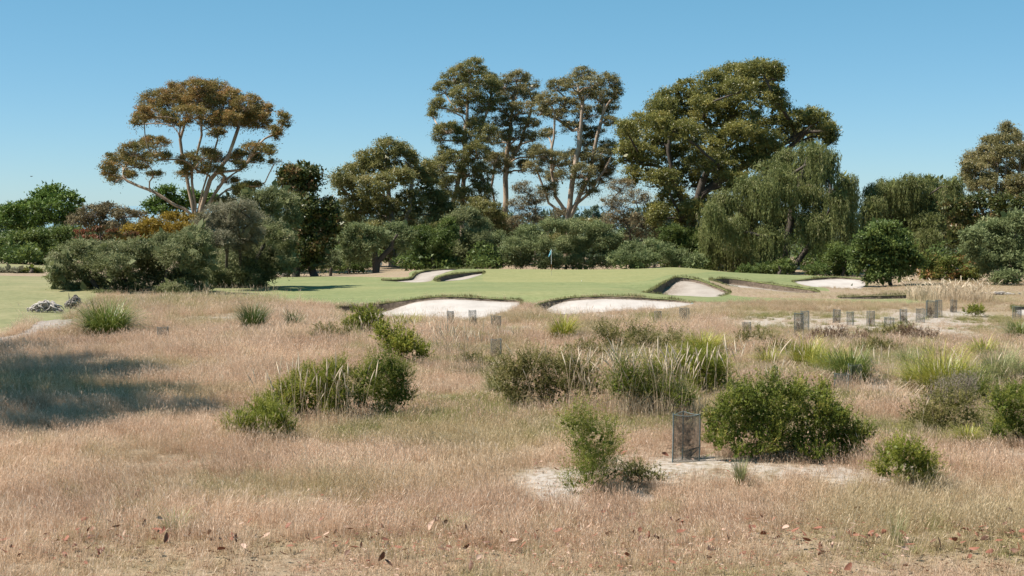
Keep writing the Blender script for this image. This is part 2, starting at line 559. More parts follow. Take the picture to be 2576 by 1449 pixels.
# triangulate the near and middle ground with the outlines of turf, path and bunkers as edges
pts = []
def grid(x0, x1, sx, y0, y1, sy):
    gx, gy = np.meshgrid(np.arange(x0, x1 + 1e-6, sx), np.arange(y0, y1 + 1e-6, sy))
    g = np.stack([gx.ravel(), gy.ravel()], 1)
    return g
core = grid(-34, 34, 0.5, 8, 66, 0.5)
core = core[np.abs(core[:, 0]) < core[:, 1] * 0.42 + 5]
midg = grid(-52, 52, 0.6, 66.6, 140, 0.6)
midg = midg[np.abs(midg[:, 0]) < midg[:, 1] * 0.42 + 4]
outer = np.concatenate([grid(-140, 140, 6, -30, 210, 6)])
keep = ~((outer[:, 1] > 5) & (outer[:, 1] < 143) & (np.abs(outer[:, 0]) < outer[:, 1] * 0.42 + 8))
outer = outer[keep]
g = np.concatenate([core, midg])
g = g + rng.uniform(-0.12, 0.12, g.shape)
# keep grid points off the constraint lines
loops = list(BPOLY.values()) + [Z_FAIR, Z_GREEN, Z_LAWN, Z_MOUND, Z_PATH]
lp = np.concatenate([l[:, :2] for l in loops])
ok = np.ones(len(g), bool)
for i in range(0, len(g), 4000):
    d = np.abs(g[i:i + 4000, None, :] - lp[None]).max(2).min(1)
    ok[i:i + 4000] = d > 0.2
allp = np.concatenate([g[ok], outer])
edges = []
base_i = len(allp)
for l in loops:
    n = len(l)
    edges += [(base_i + i, base_i + (i + 1) % n) for i in range(n)]
    base_i += n
allp = np.concatenate([allp, lp])
cv, ce, cf, _, _, _ = geometry.delaunay_2d_cdt([Vector((float(a), float(b))) for a, b in allp], edges, [], 0, 1e-5)
CV = np.array([(v.x, v.y) for v in cv])
CF = np.array(cf, np.int32)
cen = CV[CF].mean(1)
CZ = height(CV[:, 0], CV[:, 1])
near = (CV[:, 1] < 74) & (CV[:, 1] > 6)
rough_pt = near & ~on_turf(CV[:, 0], CV[:, 1]) & ~in_bunker(CV[:, 0], CV[:, 1])
CZs = CZ + np.where(rough_pt, 0.09 * (vnoise(CV[:, 0], CV[:, 1], 1.6, 21) - 0.5) + 0.05 * (vnoise(CV[:, 0], CV[:, 1], 0.6, 22) - 0.5), 0)
zid = np.zeros(len(CF), int)
zid[in_poly(cen[:, 0], cen[:, 1], Z_LAWN)] = 3
zid[in_poly(cen[:, 0], cen[:, 1], Z_MOUND)] = 3
zid[in_poly(cen[:, 0], cen[:, 1], Z_PATH)] = 4
zid[in_poly(cen[:, 0], cen[:, 1], Z_FAIR)] = 1
zid[in_poly(cen[:, 0], cen[:, 1], Z_GREEN)] = 2
bid = {}
for i, (k, poly) in enumerate(BPOLY.items()):
    zid[in_poly(cen[:, 0], cen[:, 1], poly)] = 10 + i
    bid[10 + i] = k


def sub_mesh(name, mask, z, mats, extra=None, smooth=True):
    f = CF[mask]
    idx, inv = np.unique(f, return_inverse=True)
    V = np.column_stack([CV[idx], z[idx]])
    at = {kk: vv[idx] for kk, vv in (extra or {}).items()}
    return new_mesh(name, V, [inv.reshape(-1, 3)], mats, at, smooth=smooth)


bare_v = bareness(CV[:, 0], CV[:, 1])
tag(link('ground', sub_mesh('ground', zid == 0, CZs, [M_GROUND], {'bare': bare_v})), kind='structure')
tag(link('fairway', sub_mesh('fairway', zid == 1, CZs, [M_FAIR])), kind='structure')
tag(link('putting_green', sub_mesh('putting_green', zid == 2, CZs, [M_GREEN])), kind='structure')
tag(link('lawn', sub_mesh('lawn', zid == 3, CZs, [M_LAWN])), kind='structure')
tag(link('path', sub_mesh('path', zid == 4, CZs, [M_PATH])), kind='structure')

# land beyond, down to the coast, and the sea
far_y = np.array([210, 240, 300, 400, 600, 900, 1300, 1800, 2400, 3000.0])
gx, gy = np.meshgrid(np.linspace(-1, 1, 41), far_y)
fx = gx * (gy * 0.8 + 60); fy = gy
fz = height(fx.ravel(), fy.ravel())
n = 41
q = np.array([[r * n + c, r * n + c + 1, (r + 1) * n + c + 1, (r + 1) * n + c] for r in range(len(far_y) - 1) for c in range(n - 1)])
M_FARLAND = plain_mat('far_land', (0.09, 0.10, 0.05), (0.05, 0.065, 0.03), 0.02, 0.9)
sd_x = np.array([-4000, -140, 140, 4000.0])
tag(link('far_land', new_mesh('far_land', np.column_stack([fx.ravel(), fy.ravel(), fz - 0.15]), [q], [M_FARLAND], smooth=True)), kind='structure')
m, nt, b = mat_new('sea_water')
b.inputs['Base Color'].default_value = (0.16, 0.27, 0.36, 1)
b.inputs['Roughness'].default_value = 0.08
b.inputs['Specular IOR Level'].default_value = 0.5
tag(link('sea', new_mesh('sea', [(-30000, 1500, -32), (30000, 1500, -32), (30000, 42000, -32), (-30000, 42000, -32)], [[[0, 1, 2, 3]]], [m])), kind='structure')


# ------------------------------------------------------------------ bunkers: sand bowl, earth face and turf lip
def pts_edge_dist(x, y, poly):
    d = np.full(len(x), 1e9); h = np.zeros(len(x)); w = np.zeros(len(x))
    for i in range(0, len(x), 3000):
        dd = np.hypot(x[i:i + 3000, None] - poly[:, 0], y[i:i + 3000, None] - poly[:, 1])
        d[i:i + 3000] = dd.min(1)
        ww = 1.0 / (dd ** 2.5 + 1e-6)
        h[i:i + 3000] = (ww * poly[:, 2]).sum(1) / ww.sum(1)
    return d, h


SAND_Z = {}
for z, k in bid.items():
    mt, _, lab = BUNKERS[k]
    poly = BPOLY[k]
    d, h = pts_edge_dist(CV[:, 0], CV[:, 1], poly)
    bowl = 0.16 if k.startswith('front') else 0.10
    sz = CZ - h - bowl * (1 - np.exp(-d / 1.4)) + 0.05 * (vnoise(CV[:, 0], CV[:, 1], 1.5, 31) - .5)
    if k == 'front_west':       # heaped crust below the earth bank
        sz += 0.16 * (vnoise(CV[:, 0], CV[:, 1], 0.5, 33)) * np.clip(h - 0.25, 0, .3) / .3 * np.clip(d / 0.5, 0, 1)
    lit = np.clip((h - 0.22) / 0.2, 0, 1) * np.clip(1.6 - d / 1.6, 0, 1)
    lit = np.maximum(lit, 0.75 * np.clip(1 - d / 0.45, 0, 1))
    o = link('sand_bunker', sub_mesh('sand_bunker', zid == z, sz, [mt], {'litter': lit}))
    tag(o, lab, 'bunker', 'sand bunkers around the green', 'structure')
    # lip and earth face along the edge
    n = len(poly)
    area = 0.5 * np.sum(poly[:, 0] * np.roll(poly[:, 1], -1) - np.roll(poly[:, 0], -1) * poly[:, 1])
    tang = np.roll(poly[:, :2], -1, 0) - np.roll(poly[:, :2], 1, 0)
    tang /= np.linalg.norm(tang, axis=1)[:, None] + 1e-9
    nin = np.stack([-tang[:, 1], tang[:, 0]], 1) * (1 if area > 0 else -1)     # inward
    zt = height(poly[:, 0], poly[:, 1])
    hh = np.maximum(poly[:, 2], 0)
    ns = vnoise(poly[:, 0] + poly[:, 1], poly[:, 1], 0.45, 41) - 0.5
    grow = np.clip(hh / 0.12, 0, 1)

    def ring(off, dz):
        return np.column_stack([poly[:, :2] + nin * np.broadcast_to(off, (n,))[:, None], zt + dz])
    r0 = ring(-0.14, 0.004)
    r1 = ring(-0.05, grow * (0.012 + 0.03 * ns))
    r2 = ring(0.03 + 0.06 * ns, grow * (0.0 + 0.03 * ns))
    r3 = ring((0.035 + 0.12 * ns) * grow, -0.03 * grow)
    r4 = ring(0.02 + 0.05 * ns, -np.minimum(0.045, hh * .3) * grow)
    r5 = ring(0.03 + 0.18 * (vnoise(poly[:, 0], poly[:, 1], 0.35, 43) - .3) * grow, -(hh * 0.8))
    r6 = ring(0.16 + 0.10 * ns, -(hh + 0.06))

    def strip(rs, keepm):
        V = np.concatenate(rs)
        fs = []
        for a in range(len(rs) - 1):
            for i in range(n):
                j = (i + 1) % n
                if keepm[i] and keepm[j]:
                    fs.append((a * n + i, a * n + j, (a + 1) * n + j, (a + 1) * n + i))
        return V, np.array(fs, np.int32).reshape(-1, 4)
    km = hh > 0.025
    V, fs = strip([r0, r1, r2, r3, r4], km)
    link('turf_lip', new_mesh('turf_lip', V, [fs], [M_LIP], smooth=True), o)
    V, fs = strip([r4, r5, r6], km)
    link('earth_face', new_mesh('earth_face', V, [fs], [M_SOIL], smooth=False), o)
    # ragged grass along the lip
    m_b = 40
    ii = rng.integers(0, n, n * m_b)
    ii = ii[km[ii]]
    t = rng.random(len(ii))
    pa = poly[ii, :2] * (1 - t[:, None]) + poly[(ii + 1) % n, :2] * t[:, None]
    off = rng.uniform(-0.14, 0.08, len(ii))
    b0 = np.column_stack([pa + nin[ii] * off[:, None], zt[ii] + 0.03])
    L = rng.uniform(0.04, 0.12, len(ii)) * (0.45 + 2.2 * vnoise(pa[:, 0], pa[:, 1], 0.9, 47) ** 2 + 0.8 * (vnoise(pa[:, 0], pa[:, 1], 0.3, 48) > .8))
    lean = rng.normal(0, 0.35, (len(ii), 2)) + nin[ii] * 0.3
    tip = b0 + np.column_stack([lean * L[:, None], L * np.where(off > 0.03, rng.uniform(-0.5, 0.8, len(ii)), 1)])
    wv = np.column_stack([rng.normal(0, 1, (len(ii), 2)), np.zeros(len(ii))]); wv *= (0.012 / (np.linalg.norm(wv, axis=1)[:, None] + 1e-6))
    V = np.stack([b0 - wv, b0 + wv, tip], 1).reshape(-1, 3)
    tv = np.repeat(np.clip(rng.normal(0.45, 0.25, len(ii)), 0, 1), 3)
    fr = link('lip_grass', None, o) if False else link('lip_grass', new_mesh('lip_grass', V, [np.arange(len(V)).reshape(-1, 3)],
              [leaf_mat('lip_grass_blades', [(0, (0.07, 0.085, 0.025)), (0.5, (0.17, 0.175, 0.06)), (1, (0.34, 0.26, 0.14))], 0.2)], {'tint': tv}), o)
    fr['kind'] = 'stuff'

# ------------------------------------------------------------------ trees and shrubs
class Geo:
    """collects vertices, triangles / quads and a per-vertex tint"""
    def __init__(s):
        s.v = []; s.t = []; s.q = []; s.a = []; s.n = 0

    def tris(s, V, tint):              # V (n,3,3)
        n = len(V)
        if n == 0: return
        s.v.append(V.reshape(-1, 3)); s.t.append(np.arange(3 * n).reshape(-1, 3) + s.n)
        s.a.append(np.repeat(tint, 3)); s.n += 3 * n

    def quads(s, V, tint):             # V (n,4,3)
        n = len(V)
        if n == 0: return
        s.v.append(V.reshape(-1, 3)); s.q.append(np.arange(4 * n).reshape(-1, 4) + s.n)
        s.a.append(np.repeat(tint, 4)); s.n += 4 * n

    def tube(s, pts, rad, sides=6, tint=0.5):
        pts = np.asarray(pts, float); rad = np.asarray(rad, float)
        n = len(pts)
        t = np.gradient(pts, axis=0); t /= np.linalg.norm(t, axis=1)[:, None] + 1e-9
        ref = np.array([0.31, 0.87, 0.2]) if abs(t[:, 1]).mean() < 0.8 else np.array([0.9, 0.1, 0.3])
        a = np.cross(t, ref); a /= np.linalg.norm(a, axis=1)[:, None] + 1e-9
        b = np.cross(t, a)
        ang = np.arange(sides) / sides * 2 * math.pi
        V = pts[:, None] + rad[:, None, None] * (a[:, None] * np.cos(ang)[None, :, None] + b[:, None] * np.sin(ang)[None, :, None])
        i, j = np.meshgrid(np.arange(n - 1), np.arange(sides), indexing='ij')
        k = (j + 1) % sides
        q = np.stack([i * sides + j, i * sides + k, (i + 1) * sides + k, (i + 1) * sides + j], -1).reshape(-1, 4)
        s.v.append(V.reshape(-1, 3)); s.q.append(q + s.n); s.a.append(np.full(n * sides, tint)); s.n += n * sides

    def mesh(s, name, mats, smooth=False, origin=(0, 0, 0)):
        V = np.concatenate(s.v) - np.asarray(origin)
        fs = []
        if s.t: fs.append(np.concatenate(s.t))
        if s.q: fs.append(np.concatenate(s.q))
        return new_mesh(name, V, fs, mats, {'tint': np.concatenate(s.a)}, smooth=smooth)


def unit(n):
    v = rng.normal(0, 1, (n, 3))
    return v / np.linalg.norm(v, axis=1)[:, None]


def norm_rows(v):
    return v / (np.linalg.norm(v, axis=1)[:, None] + 1e-9)


def add_leaves(geo, c, d, L, W, tint, quad=False):
    """flat leaves at c pointing along d with a random twist"""
    n = len(c)
    s = norm_rows(np.cross(d, unit(n)))
    L = np.broadcast_to(L, (n,))[:, None]; W = np.broadcast_to(W, (n,))[:, None]
    if quad:
        geo.quads(np.stack([c, c + d * L * .5 + s * W * .5, c + d * L, c + d * L * .5 - s * W * .5], 1), tint)
    else:
        geo.tris(np.stack([c - s * W * .5, c + s * W * .5, c + d * L], 1), tint)


def lobe_world(l, Y, spread):
    u, v, ru, rv = l[:4]
    y = Y + (l[4] if len(l) > 4 else rng.uniform(-1, 1) * spread)
    c = P(u, v, y)
    k = y / F
    return c, np.array([ru * k, (ru + rv) * 0.5 * k, rv * k])


BARK = {}


def bark(kind):
    if kind in BARK: return BARK[kind]
    c = {'pale': ((0.52, 0.41, 0.31), (0.19, 0.14, 0.105)), 'grey': ((0.30, 0.26, 0.22), (0.15, 0.125, 0.105)),
         'dark': ((0.10, 0.082, 0.066), (0.05, 0.042, 0.035)), 'tan': ((0.46, 0.35, 0.25), (0.13, 0.092, 0.068)),
         'dead': ((0.46, 0.42, 0.39), (0.26, 0.235, 0.22))}[kind]
    BARK[kind] = plain_mat('bark_' + kind, c[0], c[1], 1.2, 0.85, 0.4, (1.2, 1.2, 0.35))
    return BARK[kind]


def limbs_for(stems, targets, r0, tip_r, up=0.35):
    """grow limbs from the stem polylines to each target; returns (points, radii) per stem / limb"""
    nodes = []; par = []; paths = []
    for st in stems:
        st = np.asarray(st, float)
        prev = -1; idx = []
        for i in range(len(st) - 1):
            m = max(2, int(np.linalg.norm(st[i + 1] - st[i]) / 1.2))
            for t in np.arange(m) / m:
                p = st[i] * (1 - t) + st[i + 1] * t
                if prev >= 0: p = p + rng.normal(0, 0.07, 3)
                nodes.append(p); par.append(prev); prev = len(nodes) - 1; idx.append(prev)
        nodes.append(st[-1]); par.append(prev); idx.append(len(nodes) - 1)
        paths.append(idx)
    top = np.mean([np.asarray(s)[-1] for s in stems], 0)
    order = np.argsort([np.linalg.norm(t - top) for t in targets])
    for k in order:
        t = targets[k]
        N = np.array(nodes)
        dv = t - N
        dist = np.linalg.norm(dv, axis=1); hor = np.hypot(dv[:, 0], dv[:, 1])
        cost = dist + 2.5 * np.maximum(0, hor * up - dv[:, 2])
        lows = np.array([s[0][2] for s in stems]).min()
        cost += 4.0 * (N[:, 2] < lows + 0.28 * (top[2] - lows))
        i = int(np.argmin(cost))
        p0 = N[i]
        pd = p0 - N[par[i]] if par[i] >= 0 else np.array([0, 0, 1.0])
        pd = pd / (np.linalg.norm(pd) + 1e-9)
        ln = np.linalg.norm(t - p0)
        ctlp = p0 + (pd * 0.6 + np.array([0, 0, 0.25])) * ln * 0.5
        m = max(3, int(ln / 0.9))
        idx = [i]; prev = i
        for s in range(1, m + 1):
            a = s / m
            p = p0 * (1 - a) ** 2 + ctlp * 2 * a * (1 - a) + t * a * a
            if s < m: p = p + rng.normal(0, 0.035 * ln / m + 0.05, 3)
            nodes.append(p); par.append(prev); prev = len(nodes) - 1; idx.append(prev)
        paths.append(idx)
    cnt = np.zeros(len(nodes))
    for idx in paths: cnt[idx[-1]] += 1
    for i in range(len(nodes) - 1, -1, -1):
        if par[i] >= 0: cnt[par[i]] += cnt[i]
    N = np.array(nodes)
    mx = cnt.max()
    R = tip_r + (r0 - tip_r) * (cnt / mx) ** 0.62
    out = []
    for idx in paths:
        r = R[idx].copy()
        if len(idx) > 1: r[0] = min(r[0], r[1] * 1.25)
        out.append((N[idx], r))
    return out, N


def make_tree(name, label, cat, group, Y, lobes, mat, stems=(), bark_kind='grey', r0=0.3, tip=0.05, spread=3.0,
              leaf=(0.30, 0.13), lai=3.2, puff=0.75, top=0.3, core=0.6, dens=1.0, fill=1.0, droop=0.0, style='clump', twigs=False, quad=False,
              layers=1, base=None, tint_var=0.16, up=0.35, strand=(1.5, 3.5), split_limbs=True, seed=None, core_leaf=0.8, rise=0.0):
    global rng
    rng = np.random.default_rng(seed if seed is not None else abs(hash_s(name + label)) % 99991)
    if name == 'gum_tree' and spread > 0:
        lobes = [(l[0], l[1], l[2] * 1.04, l[3] * 1.08) for l in lobes]
    L = [lobe_world(l, Y, spread) for l in lobes]
    for _ in range(layers - 1):          # a nearer layer of lobes so that the crown is as deep as it is wide
        L += [lobe_world((l[0] + rng.normal(0, l[2] * .3), l[1] + rng.normal(0, l[3] * .3), l[2] * .8, l[3] * .85, -spread * rng.uniform(.5, 1.5)), Y, spread) for l in lobes[::2]]
    if base is None:
        cx = np.mean([c[0] for c, _ in L]); base = (cx, Y)
    else:
        q = P(base, 515, Y); base = (q[0], Y)
    gz = hz(*base)
    org = np.array([base[0], base[1], gz])
    e = empty(name, org, label, cat, group)
    st = []
    for s in stems:
        pl = []
        for q in s:
            p = P(q[0], q[1], Y + (q[2] if len(q) > 2 else 0))
            pl.append(p)
        if pl[0][2] > gz + 0.1:
            p0 = pl[0].copy(); p0[2] = gz - 0.1
            p0[0] += (pl[0][0] - pl[1][0]) * 0.3 if len(pl) > 1 else 0
            pl = [p0] + pl
        else:
            pl[0][2] = gz - 0.1
        st.append(np.array(pl))
    if not st:
        zb = min(c[2] for c, _ in L)
        st = [np.array([org - [0, 0, .1], [org[0] + .2, org[1], (gz + zb) * .5 + (.3 if style != 'sprig' else 0)], [np.mean([c[0] for c, _ in L]), Y, zb + (0.5 if style != 'sprig' else 0.02)]])]
    tg = [c - np.array([0, 0, r[2] * 0.35]) for c, r in L]
    paths, nodes = limbs_for(st, tg, r0, tip, up)
    ns = len(st)
    g = Geo()
    for p, r in paths[:ns]: g.tube(p - org, r, 9)
    link('trunk', g.mesh('trunk', [bark(bark_kind)], True), e)
    limb_geos = []
    for p, r in paths[ns:]:
        gg = Geo(); gg.tube(p - org, r, 6); limb_geos.append(gg)
    cr = Geo()
    zc_ = [c[2] for c, _ in L]
    for li, (c, r) in enumerate(L):
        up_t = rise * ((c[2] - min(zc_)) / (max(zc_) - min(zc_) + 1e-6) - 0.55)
        area = math.pi * r[0] * r[2]
        la = leaf[0] * leaf[1] * 0.5
        n_leaf = int(area * lai * dens * 1.3 / la)
        pr = min(puff, r[0] * 0.6, r[2] * 0.7)
        n_p = max(5, int(2.3 * fill * area / (math.pi * pr * pr * 0.55)))
        # puff centres: mostly in the outer shell, more on top
        d = unit(n_p * 3)
        keepp = d[:, 2] > rng.uniform(-1.25, 0.5, len(d)) + top * 0.6 - 0.2
        d = d[keepp][:n_p]
        n_p = len(d)
        rr = rng.uniform(0.45, 1.0, n_p) ** 0.6
        pc = c + d * rr[:, None] * np.maximum(r - pr * 0.6, r * 0.35)
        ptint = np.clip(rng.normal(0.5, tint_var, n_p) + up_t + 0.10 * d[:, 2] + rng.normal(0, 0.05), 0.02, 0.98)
        w = rng.uniform(0.25, 1.75, n_p); w /= w.sum()
        own = rng.choice(n_p, n_leaf, p=w)
        if style == 'clump' or style == 'fine':
            ld = unit(n_leaf)
            ld[:, 2] = np.where(ld[:, 2] < -0.25, -ld[:, 2], ld[:, 2])      # flat-bottomed puffs
            rad = pr * np.abs(rng.normal(0.72, 0.36, n_leaf)) * rng.uniform(.75, 1.2, n_p)[own]
            pos = pc[own] + ld * rad[:, None] * np.array([1.15, 1.15, 0.8])
            hang = rng.random(n_leaf) < 0.28
            pos[:, 2] -= np.where(hang, rng.exponential(pr * 0.55, n_leaf), 0)
            stray = rng.random(n_leaf) < 0.0
            pos += np.where(stray[:, None], rng.normal(0, pr * 0.5, (n_leaf, 3)), 0)
            pos[:, 2] = np.maximum(pos[:, 2], gz + 0.03)
            dirs = norm_rows(ld * 0.25 + unit(n_leaf) + np.array([0, 0, -droop]))
            sz = rng.uniform(0.65, 1.25, n_leaf)
            tint = np.clip(ptint[own] + rng.normal(0, 0.10, n_leaf), 0, 1)
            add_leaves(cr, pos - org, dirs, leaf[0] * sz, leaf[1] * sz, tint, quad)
        elif style == 'sprig':
            n_s = max(8, int(n_leaf / 22))
            so = rng.choice(n_p, n_s)
            dd = d[so]
            s0 = pc[so] + unit(n_s) * pr * 0.7
            sdir = norm_rows(dd * 0.55 + unit(n_s) * 0.55 + np.array([0, 0, 0.75]))
            ln = rng.uniform(strand[0], strand[1], n_s)
            stint = np.clip(ptint[so] + rng.normal(0, .1, n_s), 0, 1)
            k = rng.integers(0, n_s, n_leaf)
            t = rng.random(n_leaf)
            pos = s0[k] + sdir[k] * (ln[k] * t)[:, None] + rng.normal(0, leaf[0] * .15, (n_leaf, 3))
            pos[:, 2] = np.maximum(pos[:, 2], gz + 0.02)
            dirs = norm_rows(sdir[k] * 0.7 + unit(n_leaf) * 0.8)
            sz = rng.uniform(0.6, 1.2, n_leaf)
            add_leaves(cr, pos - org, dirs, leaf[0] * sz, leaf[1] * sz, np.clip(stint[k] + 0.2 * (t - .5) + rng.normal(0, .07, n_leaf), 0, 1), quad)
        elif style == 'weep':
            nc = n_leaf // 3
            ld = unit(nc)
            oc = own[:nc]
            pos = pc[oc] + ld * (pr * rng.uniform(.4, 1.1, nc))[:, None]
            add_leaves(cr, pos - org, norm_rows(ld * .4 + unit(nc) * .5 + np.array([0, 0, -0.8])), leaf[0] * rng.uniform(.6, 1.1, nc), leaf[1] * rng.uniform(.7, 1.4, nc), np.clip(ptint[oc] + rng.normal(0, .1, nc), 0, 1))
            n_s = max(6, int(n_leaf / 26))
            so = rng.choice(n_p, n_s)
            s0 = pc[so] + unit(n_s) * pr
            ln = rng.uniform(strand[0], strand[1], n_s)
            sw = rng.normal(0, 0.10, (n_s, 2))
            stint = np.clip(rng.normal(0.5, tint_var, n_s), 0, 1)
            k = rng.integers(0, n_s, n_leaf)
            t = rng.random(n_leaf)
            zz = -ln[k] * t
            zmin = gz + 0.3 - s0[k][:, 2]
            zz = np.maximum(zz, zmin)
            pos = s0[k] + np.column_stack([sw[k] * ln[k][:, None] * t[:, None], zz]) + rng.normal(0, 0.07, (n_leaf, 3))
            dirs = norm_rows(unit(n_leaf) * 0.35 + np.array([0, 0, -1.0]))
            sz = rng.uniform(0.7, 1.3, n_leaf)
            add_leaves(cr, pos - org, dirs, leaf[0] * sz, leaf[1] * sz, np.clip(stint[k] + rng.normal(0, .08, n_leaf), 0, 1), quad)
        if core > 0:            # inner foliage: oversized leaf cards added to block light
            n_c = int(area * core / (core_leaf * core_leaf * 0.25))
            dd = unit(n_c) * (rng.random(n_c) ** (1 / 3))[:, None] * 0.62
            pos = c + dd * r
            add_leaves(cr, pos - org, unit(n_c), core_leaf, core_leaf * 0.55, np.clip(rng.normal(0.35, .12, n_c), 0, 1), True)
        if twigs and li < len(limb_geos):
            for kk in range(n_p):
                a = tg[li] - org + rng.normal(0, 0.1, 3)
                b = pc[kk] - org
                mid = (a + b) / 2 + np.array([0, 0, -0.12 * np.linalg.norm(b - a)])
                limb_geos[order_of(paths, ns, tg[li])].tube([a, mid, b], [tip * 0.8, tip * 0.55, tip * 0.3], 3)
    if split_limbs:
        for gg in limb_geos:
            link('limb', gg.mesh('limb', [bark(bark_kind)], True), e)
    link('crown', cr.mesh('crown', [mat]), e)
    return e


def hash_s(s):
    h = 7
    for ch in s: h = (h * 131 + ord(ch)) % 1000003
    return h


def order_of(paths, ns, target):
    for i, (p, r) in enumerate(paths[ns:]):
        if np.linalg.norm(p[-1] - target) < 1e-6: return i
    return 0


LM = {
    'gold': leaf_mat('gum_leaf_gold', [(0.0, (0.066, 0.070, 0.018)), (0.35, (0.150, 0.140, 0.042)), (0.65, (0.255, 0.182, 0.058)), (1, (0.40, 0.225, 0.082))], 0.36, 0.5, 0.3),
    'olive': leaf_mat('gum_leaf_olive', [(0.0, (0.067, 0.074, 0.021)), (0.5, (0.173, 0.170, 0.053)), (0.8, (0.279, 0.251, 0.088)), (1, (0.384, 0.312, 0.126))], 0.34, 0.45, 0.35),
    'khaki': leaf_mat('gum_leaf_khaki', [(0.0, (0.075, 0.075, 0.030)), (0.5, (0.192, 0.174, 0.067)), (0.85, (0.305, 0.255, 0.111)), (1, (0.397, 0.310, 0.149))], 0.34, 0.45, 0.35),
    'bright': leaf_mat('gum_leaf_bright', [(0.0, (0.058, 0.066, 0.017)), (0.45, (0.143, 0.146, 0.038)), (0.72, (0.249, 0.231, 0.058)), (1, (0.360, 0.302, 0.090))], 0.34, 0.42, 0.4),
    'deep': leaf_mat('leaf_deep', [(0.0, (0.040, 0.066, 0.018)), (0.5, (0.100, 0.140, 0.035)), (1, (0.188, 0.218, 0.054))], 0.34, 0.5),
    'ivy': leaf_mat('leaf_ivy', [(0.0, (0.031, 0.046, 0.012)), (0.55, (0.079, 0.091, 0.022)), (0.8, (0.156, 0.114, 0.041)), (1, (0.252, 0.132, 0.066))], 0.2, 0.45, 0.3),
    'tea': leaf_mat('leaf_tea_tree', [(0.0, (0.073, 0.087, 0.034)), (0.5, (0.174, 0.191, 0.080)), (0.85, (0.283, 0.290, 0.143)), (1, (0.391, 0.355, 0.218))], 0.34, 0.6),
    'greytwig': leaf_mat('leaf_grey_twig', [(0.0, (0.113, 0.110, 0.068)), (0.5, (0.220, 0.206, 0.130)), (1, (0.349, 0.317, 0.225))], 0.3, 0.7),
    'sage': leaf_mat('leaf_sage', [(0.0, (0.067, 0.091, 0.034)), (0.5, (0.161, 0.193, 0.080)), (0.85, (0.258, 0.290, 0.129)), (1, (0.347, 0.354, 0.180))], 0.34, 0.6),
    'fresh': leaf_mat('leaf_fresh', [(0.0, (0.036, 0.064, 0.014)), (0.5, (0.090, 0.145, 0.026)), (1, (0.167, 0.226, 0.046))], 0.3, 0.5),
    'willow': leaf_mat('leaf_weeping', [(0.0, (0.072, 0.086, 0.026)), (0.5, (0.160, 0.180, 0.060)), (0.8, (0.24, 0.245, 0.095)), (1, (0.31, 0.285, 0.15))], 0.38, 0.5),
    'brown': leaf_mat('leaf_brown', [(0.0, (0.078, 0.063, 0.033)), (0.5, (0.171, 0.138, 0.071)), (1, (0.287, 0.229, 0.132))], 0.15, 0.7),
    'mustard': leaf_mat('leaf_mustard', [(0.0, (0.094, 0.069, 0.015)), (0.5, (0.246, 0.174, 0.026)), (1, (0.391, 0.264, 0.044))], 0.34, 0.55),
    'red': leaf_mat('leaf_red_tip', [(0.0, (0.04, 0.055, 0.018)), (0.45, (0.09, 0.085, 0.03)), (0.65, (0.17, 0.075, 0.036)), (1, (0.28, 0.09, 0.05))], 0.25, 0.5),
    'fern': leaf_mat('leaf_fern', [(0.0, (0.048, 0.066, 0.014)), (0.5, (0.116, 0.139, 0.026)), (0.75, (0.204, 0.172, 0.046)), (1, (0.340, 0.132, 0.058))], 0.34, 0.6),
    'far': leaf_mat('leaf_far', [(0.0, (0.068, 0.099, 0.070)), (1, (0.136, 0.172, 0.116))], 0.34, 0.7),
}
GUM = 'tall gum trees behind the green'

# --- far woods, well beyond the course
def woods():
    r = np.random.default_rng(5)
    g = Geo()
    for Yb, n in ((420, 70), (620, 90)):
        for i in range(n):
            x = r.uniform(-0.45, 0.45) * Yb
            y = Yb + r.uniform(-40, 40)
            z0 = hz(x, y)
            H = r.uniform(5, 9) if Yb < 500 else r.uniform(6, 12)
            if -0.31 * y < x < -0.2 * y: H *= 0.45
            m = 330
            d = r.normal(0, 1, (m, 3)); d /= np.linalg.norm(d, axis=1)[:, None]
            k = r.integers(0, 6, m)
            off = r.uniform(-0.5, 0.5, (6, 3)) * np.array([H * .9, H * .9, H * .5])
            p = np.array([x, y, z0 + H * .55]) + off[k] + d * np.array([H * .36, H * .36, H * .32])
            p[:, 2] = np.maximum(p[:, 2], z0)
            s = norm_rows(np.cross(d, r.normal(0, 1, (m, 3))))
            g.tris(np.stack([p - s * .45, p + s * .45, p + norm_rows(d + r.normal(0, .6, (m, 3))) * 1.3], 1), np.clip(r.normal(0.5, .2, m), 0, 1))
    tag(link('far_woods', g.mesh('far_woods', [LM['far']])), 'low blue-green woods far beyond the tree trunks', 'woods', None, 'stuff')
woods()

